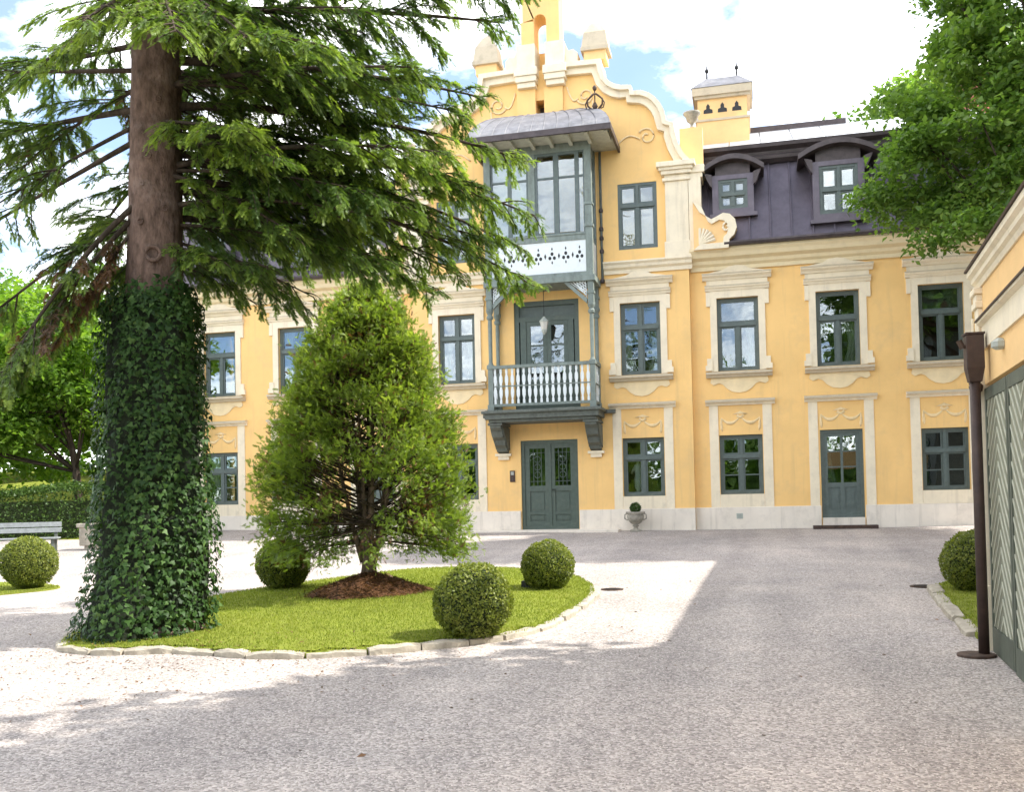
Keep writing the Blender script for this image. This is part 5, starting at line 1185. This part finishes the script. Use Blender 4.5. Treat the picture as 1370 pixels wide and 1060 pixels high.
urn = thing('planter_urn', 'mossy stone urn planter standing on the gravel right of the entrance', 'planter', (-2.98, -.62, g(-2.98, -.62)))
ub = (-2.98, -.62, g(-2.98, -.62))
mb = MB(); mb.lathe([(.15, 0), (.15, .04), (.07, .07), (.055, .12), (.09, .15), (.06, .18), (.14, .23), (.21, .32), (.225, .42), (.20, .44), (.25, .48), (.25, .52), (.20, .515), (.18, .46)], ub, 20); mb.build('bowl', M['urn'], urn, True)
mb = MB(); mb.lathe([(.01, .47), (.19, .47), (.01, .475)], ub, 16); mb.build('soil', M['soil'], urn)
for s in (-1, 1): mb = MB(); mb.tube([(ub[0]+s*.20, ub[1], ub[2]+.30), (ub[0]+s*.28, ub[1], ub[2]+.34), (ub[0]+s*.28, ub[1], ub[2]+.44), (ub[0]+s*.23, ub[1], ub[2]+.47)], .018, 6); mb.build('handle', M['urn'], urn)
pl = thing('potted_shrub', 'tiny round green shrub growing in the stone urn', 'shrub', (ub[0], ub[1], ub[2]+.47))
q = unit(rng.normal(size=(1500, 3))); P = np.array([ub[0], ub[1], ub[2]+.62])+q*.135*(.8+.25*rng.random((1500, 1))); V, F, tn = broadleaf(P, .04, .4, .5, np.array([ub[0], ub[1], ub[2]+.6]), .3, .2); obj_np('foliage', V, F, M['hedge'], pl, tn)
mb = MB(); mb.tube([(ub[0], ub[1], ub[2]+.47), (ub[0], ub[1], ub[2]+.62)], .02, 6); mb.build('stem', M['darkbark'], pl)

zd = g(-5.3, -.6)
mb = MB(); mb.box(-7.4, -3.42, -.78, YF-.065, zd-.1, zd+.055); o = mb.build('doorstep', M['plinth'], None, bevel=.012); tag(o, 'long low pale stone step in front of the green entrance door', 'step')
mb = MB(); mb.box(-6.14, -4.52, YF-.06, .1, zd-.1, .722); o = mb.build('threshold', M['plinth'], villa)
zg_ = g(2.23, -.3)
mb = MB(); mb.box(1.72, 2.74, -.055, .1, zg_-.1, .922); mb.build('threshold', M['plinth'], villa)
gs = thing('foot_grate', 'dark iron foot grate on bricks lying before the glazed garden door', 'foot grate', (2.23, -.35, zg_))
for s in (-1, 1): mb = MB(); mb.box(2.23+s*.68-.09, 2.23+s*.68+.09, -.5, -.2, zg_-.02, zg_+.085); mb.build('brick', M['post'], gs, bevel=.008)
mb = MB(); mb.box(1.64, 2.82, -.49, -.47, zg_, zg_+.08); mb.box(1.64, 2.82, -.23, -.21, zg_, zg_+.08)
mb.build('frame', M['iron'], gs)
for k in range(22): part('grate_bar', 'gbar', lambda mb: mb.box(-.008, .008, -.12, .12, 0, .06), M['iron'], (1.68+.0533*k, -.35, zg_+.012), gs)
lan = thing('hanging_lantern', 'pale glazed lantern hanging under the timber oriel before the balcony door', 'lantern', (XC+.03, -.62, 7.2))
mb = MB(); mb.tube([(XC+.03, -.62, 7.2), (XC+.03, -.62, 6.42)], .010, 6); mb.build('chain', M['black'], lan)
mb = MB(); mb.lathe([(.02, .44), (.05, .40), (.13, .32), (.135, .29), (.03, .29)], (XC+.03, -.62, 6.0), 6); mb.lathe([(.05, .06), (.08, .09), (.07, .03), (.02, -.05)], (XC+.03, -.62, 6.0), 6); mb.build('cap', M['lantern'], lan)
mb = MB(); mb.lathe([(.075, .08), (.12, .29)], (XC+.03, -.62, 6.0), 6); mb.build('lamp_glass', M['curtain'], lan)
ic = thing('intercom', 'small brown intercom panel on the wall left of the entrance door', 'intercom', (-6.36, YF, 2.2))
mb = MB(); mb.box(-6.43, -6.29, YF-.035, YF, 2.03, 2.34); mb.build('housing', M['post'], ic, bevel=.008)
mb = MB(); mb.box(-6.40, -6.32, YF-.038, YF-.034, 2.22, 2.31); [mb.lathe([(.012, 0), (.012, .004)], (-6.36, YF-.04, z), 6) for z in (2.08, 2.13)]; mb.build('speaker', M['lantern'], ic)
mb = MB(); mb.box(-.42, -.26, -.064, -.058, .93, 1.07); [mb.box(-.41, -.27, -.072, -.064, .945+.03*k, .96+.03*k) for k in range(4)]; mb.build('vent_grille', M['lantern'], villa)
# white statuette and chair behind the window right of the entrance
st = thing('statuette', 'white figure statuette standing behind the window pane right of the entrance', 'statuette', (-2.98, .22, GFZ+.08))
mb = MB(); mb.lathe([(.09, 0), (.09, .05), (.05, .07), (.10, .16), (.115, .35), (.08, .52), (.115, .66), (.10, .76), (.04, .80), (.035, .84), (.06, .88), (.07, .95), (.05, 1.02), (.01, 1.04)], (-2.98, .22, GFZ+.08), 14); mb.build('body', M['white_stone'], st, True)
mb = MB(); mb.tube([(-2.88, .22, GFZ+.78), (-2.80, .16, GFZ+.60), (-2.87, .10, GFZ+.48)], [.03, .027, .02], 7); mb.tube([(-3.08, .22, GFZ+.78), (-3.15, .18, GFZ+.62), (-3.09, .12, GFZ+.74)], [.03, .027, .02], 7); mb.build('arms', M['white_stone'], st, True)

# ------------------------------------------------------------------ left side: bench, hedge, trees
bz = g(-15.5, -7.6)
A = np.array([-15.35, -7.0]); Bv = unit(np.array([-.86, -.51])); Bn = np.array([-Bv[1], Bv[0]])
bn = thing('garden_bench', 'long grey weathered garden bench with slatted back in front of the hedge', 'bench', (A[0], A[1], bz))
def B3(s, t, z): p = A+Bv*s+Bn*t; return (p[0], p[1], bz+z)
def bbox(s0, s1, t0, t1, z0, z1, nm, ma='bench', par=None, dt=0):
    mb = MB(); mb.add([B3(s0, t0, z0), B3(s1, t0, z0), B3(s1, t1, z0), B3(s0, t1, z0), B3(s0, t0+dt, z1), B3(s1, t0+dt, z1), B3(s1, t1+dt, z1), B3(s0, t1+dt, z1)], [(0,3,2,1),(4,5,6,7),(0,1,5,4),(1,2,6,5),(2,3,7,6),(3,0,4,7)]); return mb.build(nm, M[ma], par or bn, bevel=.006)
sg = -1 if (Bn @ (np.array([0, -26])-A)) > 0 else 1     # back away from the court
for k in range(4): t = sg*(-.05+.12*k)-.05; bbox(0, 3.4, t, t+.10, .42, .455, 'seat_slat')
for k in range(2): t = sg*(.44+.03*k); bbox(0, 3.4, t-.015, t+.015, .56+.13*k, .67+.13*k, 'back_slat', dt=sg*.02)
for s in (.12, 1.7, 3.25):
    for t in (sg*-.02, sg*.40): bbox(s-.035, s+.035, t-.035, t+.035, -.02, .42, 'leg', 'darkwood')
    bbox(s-.035, s+.035, sg*.46-.03, sg*.46+.03, .40, .80, 'back_post', 'darkwood', dt=sg*.06)
tr = thing('stone_trough', 'pale stone plant trough standing behind the bench end', 'trough', (-15.3, -5.6, g(-15.3, -5.6)))
z = g(-15.3, -5.6); mb = MB(); mb.box(-15.75, -14.95, -5.8, -5.4, z+.10, z+.62); mb.box(-15.8, -14.9, -5.84, -5.36, z+.54, z+.64); mb.box(-15.65, -15.05, -5.75, -5.45, z-.02, z+.10); mb.build('basin', M['stone'], tr, bevel=.02)
mb = MB(); mb.box(-15.7, -15.0, -5.77, -5.43, z+.60, z+.645); mb.build('soil', M['soil'], tr)

def hedge(label, x0, y0, x1, y1, wd, h, n, leaf=.06, ma='hedge'):
    a, b = np.array([x0, y0]), np.array([x1, y1]); d = (b-a); ln = np.linalg.norm(d); d /= ln; nn = np.array([-d[1], d[0]])
    t = thing('hedge', label, 'hedge', (x0, y0, g(x0, y0)))
    P = []; O = []
    s = rng.uniform(0, ln, n); f = rng.integers(0, 4, n)
    u = np.where(f < 2, np.where(f == 0, -1, 1)*wd/2, rng.uniform(-wd/2, wd/2, n)); z = np.where(f < 2, rng.uniform(0, h, n), h)
    j = .10*np.sin(s*2.1)+.07*np.sin(s*5.3+z*3); u = u*(1+j)+rng.normal(size=n)*.06; z = z*(1+.06*np.sin(s*1.7))+rng.normal(size=n)*.05
    xy = a+d*s[:, None]+nn*u[:, None]; P = np.stack([xy[:, 0], xy[:, 1], gz(xy[:, 0], xy[:, 1])+np.maximum(.02, z)], -1)
    V, F, tn = broadleaf(P, leaf, .7, .9, None, .42, .2); obj_np('foliage', V, F, M[ma], t, tn)
    mb = MB(); e = wd*.40; q = [a-nn*e, b-nn*e, b+nn*e, a+nn*e]; z0 = min(g(*p) for p in (a, b)); mb.add([(*p, z0-.1) for p in q]+[(*p, z0+h*.9) for p in q], [(0,1,5,4),(1,2,6,5),(2,3,7,6),(3,0,4,7),(4,5,6,7)]); mb.build('inner_shade_core', M['box_in'], t); return t  # dark core box, hedge's inner shade put into its colour
hedge('dense dark hedge behind the bench at the left edge', -17.6, -2.2, -27, -6.6, 1.2, 1.35, 26000, .085)
# grass bank behind
mb = MB(); nx_, ny_ = 24, 14; Vv = []; Ff = []
for j in range(ny_):
    for i in range(nx_):
        x = -17.2-40*i/(nx_-1); y = -3.4+j*2.6+ -.42*(-17.2-x)*.5; Vv.append((x, y, g(x, y)-.05+1.7*min(1, j/5)**1.2+.25*math.sin(i*.8+j)*min(1, j/3)+max(0, j-5)*.12))
for j in range(ny_-1):
    for i in range(nx_-1): Ff.append((j*nx_+i, (j+1)*nx_+i, (j+1)*nx_+i+1, j*nx_+i+1))
mb.add(Vv, Ff); o = mb.build('grass_bank', M['turf'], None, True); o['kind'] = 'structure'
deciduous('chestnut_tree', 'bright green broadleaf tree over the hedge with thin trunk left of the ivy', (-19.2, -1.4, g(-19.2, -1.4)), .16, [(-19.6, -1.6, 5.6), (-21.6, -2.6, 4.4), (-18.2, -.2, 4.6), (-20.8, -2.4, 6.6)], [(2.6, 2.4, 2.3), (2.2, 2.0, 1.9), (1.9, 1.9, 1.8), (2.0, 2.0, 1.6)], 30000, .19, M['lime'], nclump=130, csize=.75, tint0=.5)
deciduous('chestnut_tree', 'broad green tree at the left edge behind the drooping conifer branch', (-24.5, -1.0, g(-24, -1)), .24, [(-24.0, -1.2, 5.8), (-26.5, -2.5, 5.0), (-23.3, -.4, 3.6)], [(3.2, 3.0, 3.0), (2.6, 2.4, 2.6), (2.4, 2.0, 1.6)], 24000, .22, M['lime'], nclump=100, csize=.9, tint0=.5)
deciduous('park_tree', 'dark green tree in the shade beyond the grass bank', (-25, 10, 2.6), .3, [(-24, 9, 7.5), (-29, 8, 7), (-19.5, 11, 6.5), (-26, 9, 4.4)], [(4, 3, 4.2), (4, 3, 4), (3.4, 3, 3.6), (5, 3, 2.2)], 26000, .30, M['broad'], nclump=120, csize=1.2, tint0=.4)
deciduous('park_tree', 'far park tree whose crown closes the gap left of the conifer', (-38, 12, 3), .35, [(-37, 11, 6.5), (-43, 10, 7), (-33, 12, 5)], [(5, 4, 4), (5, 4, 4.4), (4, 3, 3)], 20000, .34, M['broad'], nclump=90, csize=1.4, tint0=.45)

# ------------------------------------------------------------------ right side: trees and houses
deciduous('lime_tree', 'large green broadleaf tree whose branches hang before the roof at upper right', (6.9, -3.6, g(6.9, -3.6)), .32,
          [(6.9, -4.2, 11.0), (4.2, -5.4, 8.9), (4.0, -5.4, 7.75), (6.2, -5.0, 12.4), (7.6, -3.2, 8.0), (5.1, -5.8, 11.0), (5.6, -5.6, 7.3), tuple(pt(1222, 250, 19.5)), tuple(pt(1305, 285, 18.5)), tuple(pt(1300, 120, 19.5))],
          [(2.8, 2.2, 2.6), (1.3, 1.2, 1.2), (1.5, 1.2, .95), (2.2, 1.8, 2.0), (2.2, 1.6, 2.2), (1.6, 1.4, 1.6), (1.2, 1.1, .8), (.95, .8, .5), (.9, .8, .7), (1.2, 1, 1.1)], 64000, .15, M['broad'], nclump=210, csize=.52, tint0=.48, low=-.9)
deciduous('lime_tree', 'rounded treetop rising behind the right end of the mansard roof', (6.5, 13, 1), .35, [(6.4, 12.5, 14.2), (4.6, 13, 12.8), (8.8, 12, 13.5)], [(3.2, 2.8, 2.6), (2.4, 2.2, 2.2), (3, 2.6, 3.2)], 22000, .24, M['broad'], nclump=120, csize=.8, tint0=.5)
ph = thing('pink_house', 'pink house with red roof glimpsed through the tree at the right edge', 'house', (9.6, 4.5, .8))
mb = MB(); mb.box(6.75, 13.5, 2.2, 9, .5, 10.6); mb.build('wall', M['pink'], ph)
mb = MB(); mb.xprism([(1.8, 10.45), (5.6, 14.2), (9.4, 10.45), (9.4, 10.25), (1.8, 10.25)], 6.45, 13.8); mb.build('roof', M['redroof'], ph)
mb = MB(); mb.box(6.6, 13.6, 1.98, 2.199, 8.0, 8.25); mb.build('cornice', M['redroof'], ph)
an = thing('annexe', 'unseen side building along the right of the court, given dark timber to darken pane reflections', 'building', (8.5, -11, .4))
mb = MB(); mb.box(5.62, 11.5, -16.2, -6.7, .0, 6.75); mb.build('wall', M['darkwood'], an)  # unseen wall, made dark so the villa panes mirror something dark
mb = MB(); mb.prism([(5.36, 6.70), (8.5, 9.4), (11.7, 6.70), (11.7, 6.90), (8.5, 9.62), (5.36, 6.92)], -16.35, -6.55); mb.build('roof', M['redroof'], an)
mb = MB(); mb.box(5.42, 5.62, -16.2, -6.7, 6.45, 6.70); mb.build('cornice', M['wood'], an)
for y in (-14.6, -12.4, -10.2, -8.2):
    mb = MB(); mb.box(5.57, 5.63, y-.5, y+.5, 1.5, 3.2); w_ = mb.build('window', M['frame'], an)
    mb = MB(); mb.box(5.56, 5.575, y-.42, y+.42, 1.58, 3.12); mb.build('pane', M['glass'], w_)
for (x, y, h, r, lb) in ((6.6, -19.4, 8.4, 2.6, 'leafy tree behind the gatehouse that shades the foreground gravel'), (7.2, -23.2, 9.0, 3.1, 'leafy tree right of the viewer that shades the near gravel'), (9.5, -21, 11, 3, 'tall leafy tree far right behind the gatehouse'), (14.5, -1.4, 18.0, 3.3, 'tall tree far right that shades the strip before the facade'), (19.5, -1.2, 24.0, 3.8, 'tallest tree far right beyond the pink house')):
    deciduous('courtyard_tree', lb, (x, y, .1), .22, [(x, y, h), (x-.6, y+.5, h-2.2), (x+.8, y-.8, h-1.6)], [(r, r, r*.8), (r, r, r*.7), (r*.9, r*.9, r*.9)], 26000 if h < 15 else 30000, .30 if h < 15 else .34, M['broad'], nclump=150, csize=.85)
# trees of the park behind the viewer, mirrored in the panes
P = []
for k in range(52):
    a = math.radians(rng.uniform(-175, -5)); d_ = rng.uniform(20, 34); c = np.array([-6+d_*math.cos(a), -30+d_*.8*math.sin(a), 5.5]);  hh = rng.uniform(4.0, 7.5)
    if k > 25: c[2], hh = 2.2, 2.6
   
    q = unit(rng.normal(size=(620, 3)))*(.6+.4*rng.random((620, 1))); P.append(c+q*np.array([3.0, 3.0, hh]))
V, F, tn = broadleaf(np.concatenate(P), .9, .8, .8, None, .4, .2); o = obj_np('park_trees', V, F, M['broad'], None, tn); o['kind'] = 'stuff'; tag(o, 'belt of park trees facing the villa, mirrored in its window panes', 'trees')

def litter(n, cx, cy, sx, sy, size, ma, label, name):
    x = rng.normal(size=n)*sx+cx; y = rng.normal(size=n)*sy+cy; lw = inside(bedp, x, y)
    P = np.stack([x, y, gz(x, y)+.006*np.sin(x*1.7+y*.9)+.005*np.sin(y*2.3-x*.6)+.006+.06*lw], -1); nr = rng.normal(size=(n, 3))*.25; nr[:, 2] += 1; d = rng.normal(size=(n, 3)); z = unit(nr); xx = unit(d-(d*z).sum(1, keepdims=True)*z); yy = np.cross(z, xx)
    V, F = scatter(LEAF_T*np.array([1, .8, 1]), LEAF_F, P, xx, yy, z, size*rng.uniform(.5, 1.3, n)); o = obj_np(name, V, F, ma, None, np.repeat(rng.random(n), 4)); o['kind'] = 'stuff'; tag(o, label, 'litter')
litter(900, -5.6, -18.2, 1.6, .8, .035, M['deadneedle'], 'dry brown needles and scales fallen on the gravel by the kerb of the ivy trunk', 'needle_litter')
litter(110, -1.0, -16.5, 3.0, 3.0, .05, M['deadneedle'], 'single dry leaves scattered over the open gravel court', 'leaf_litter')
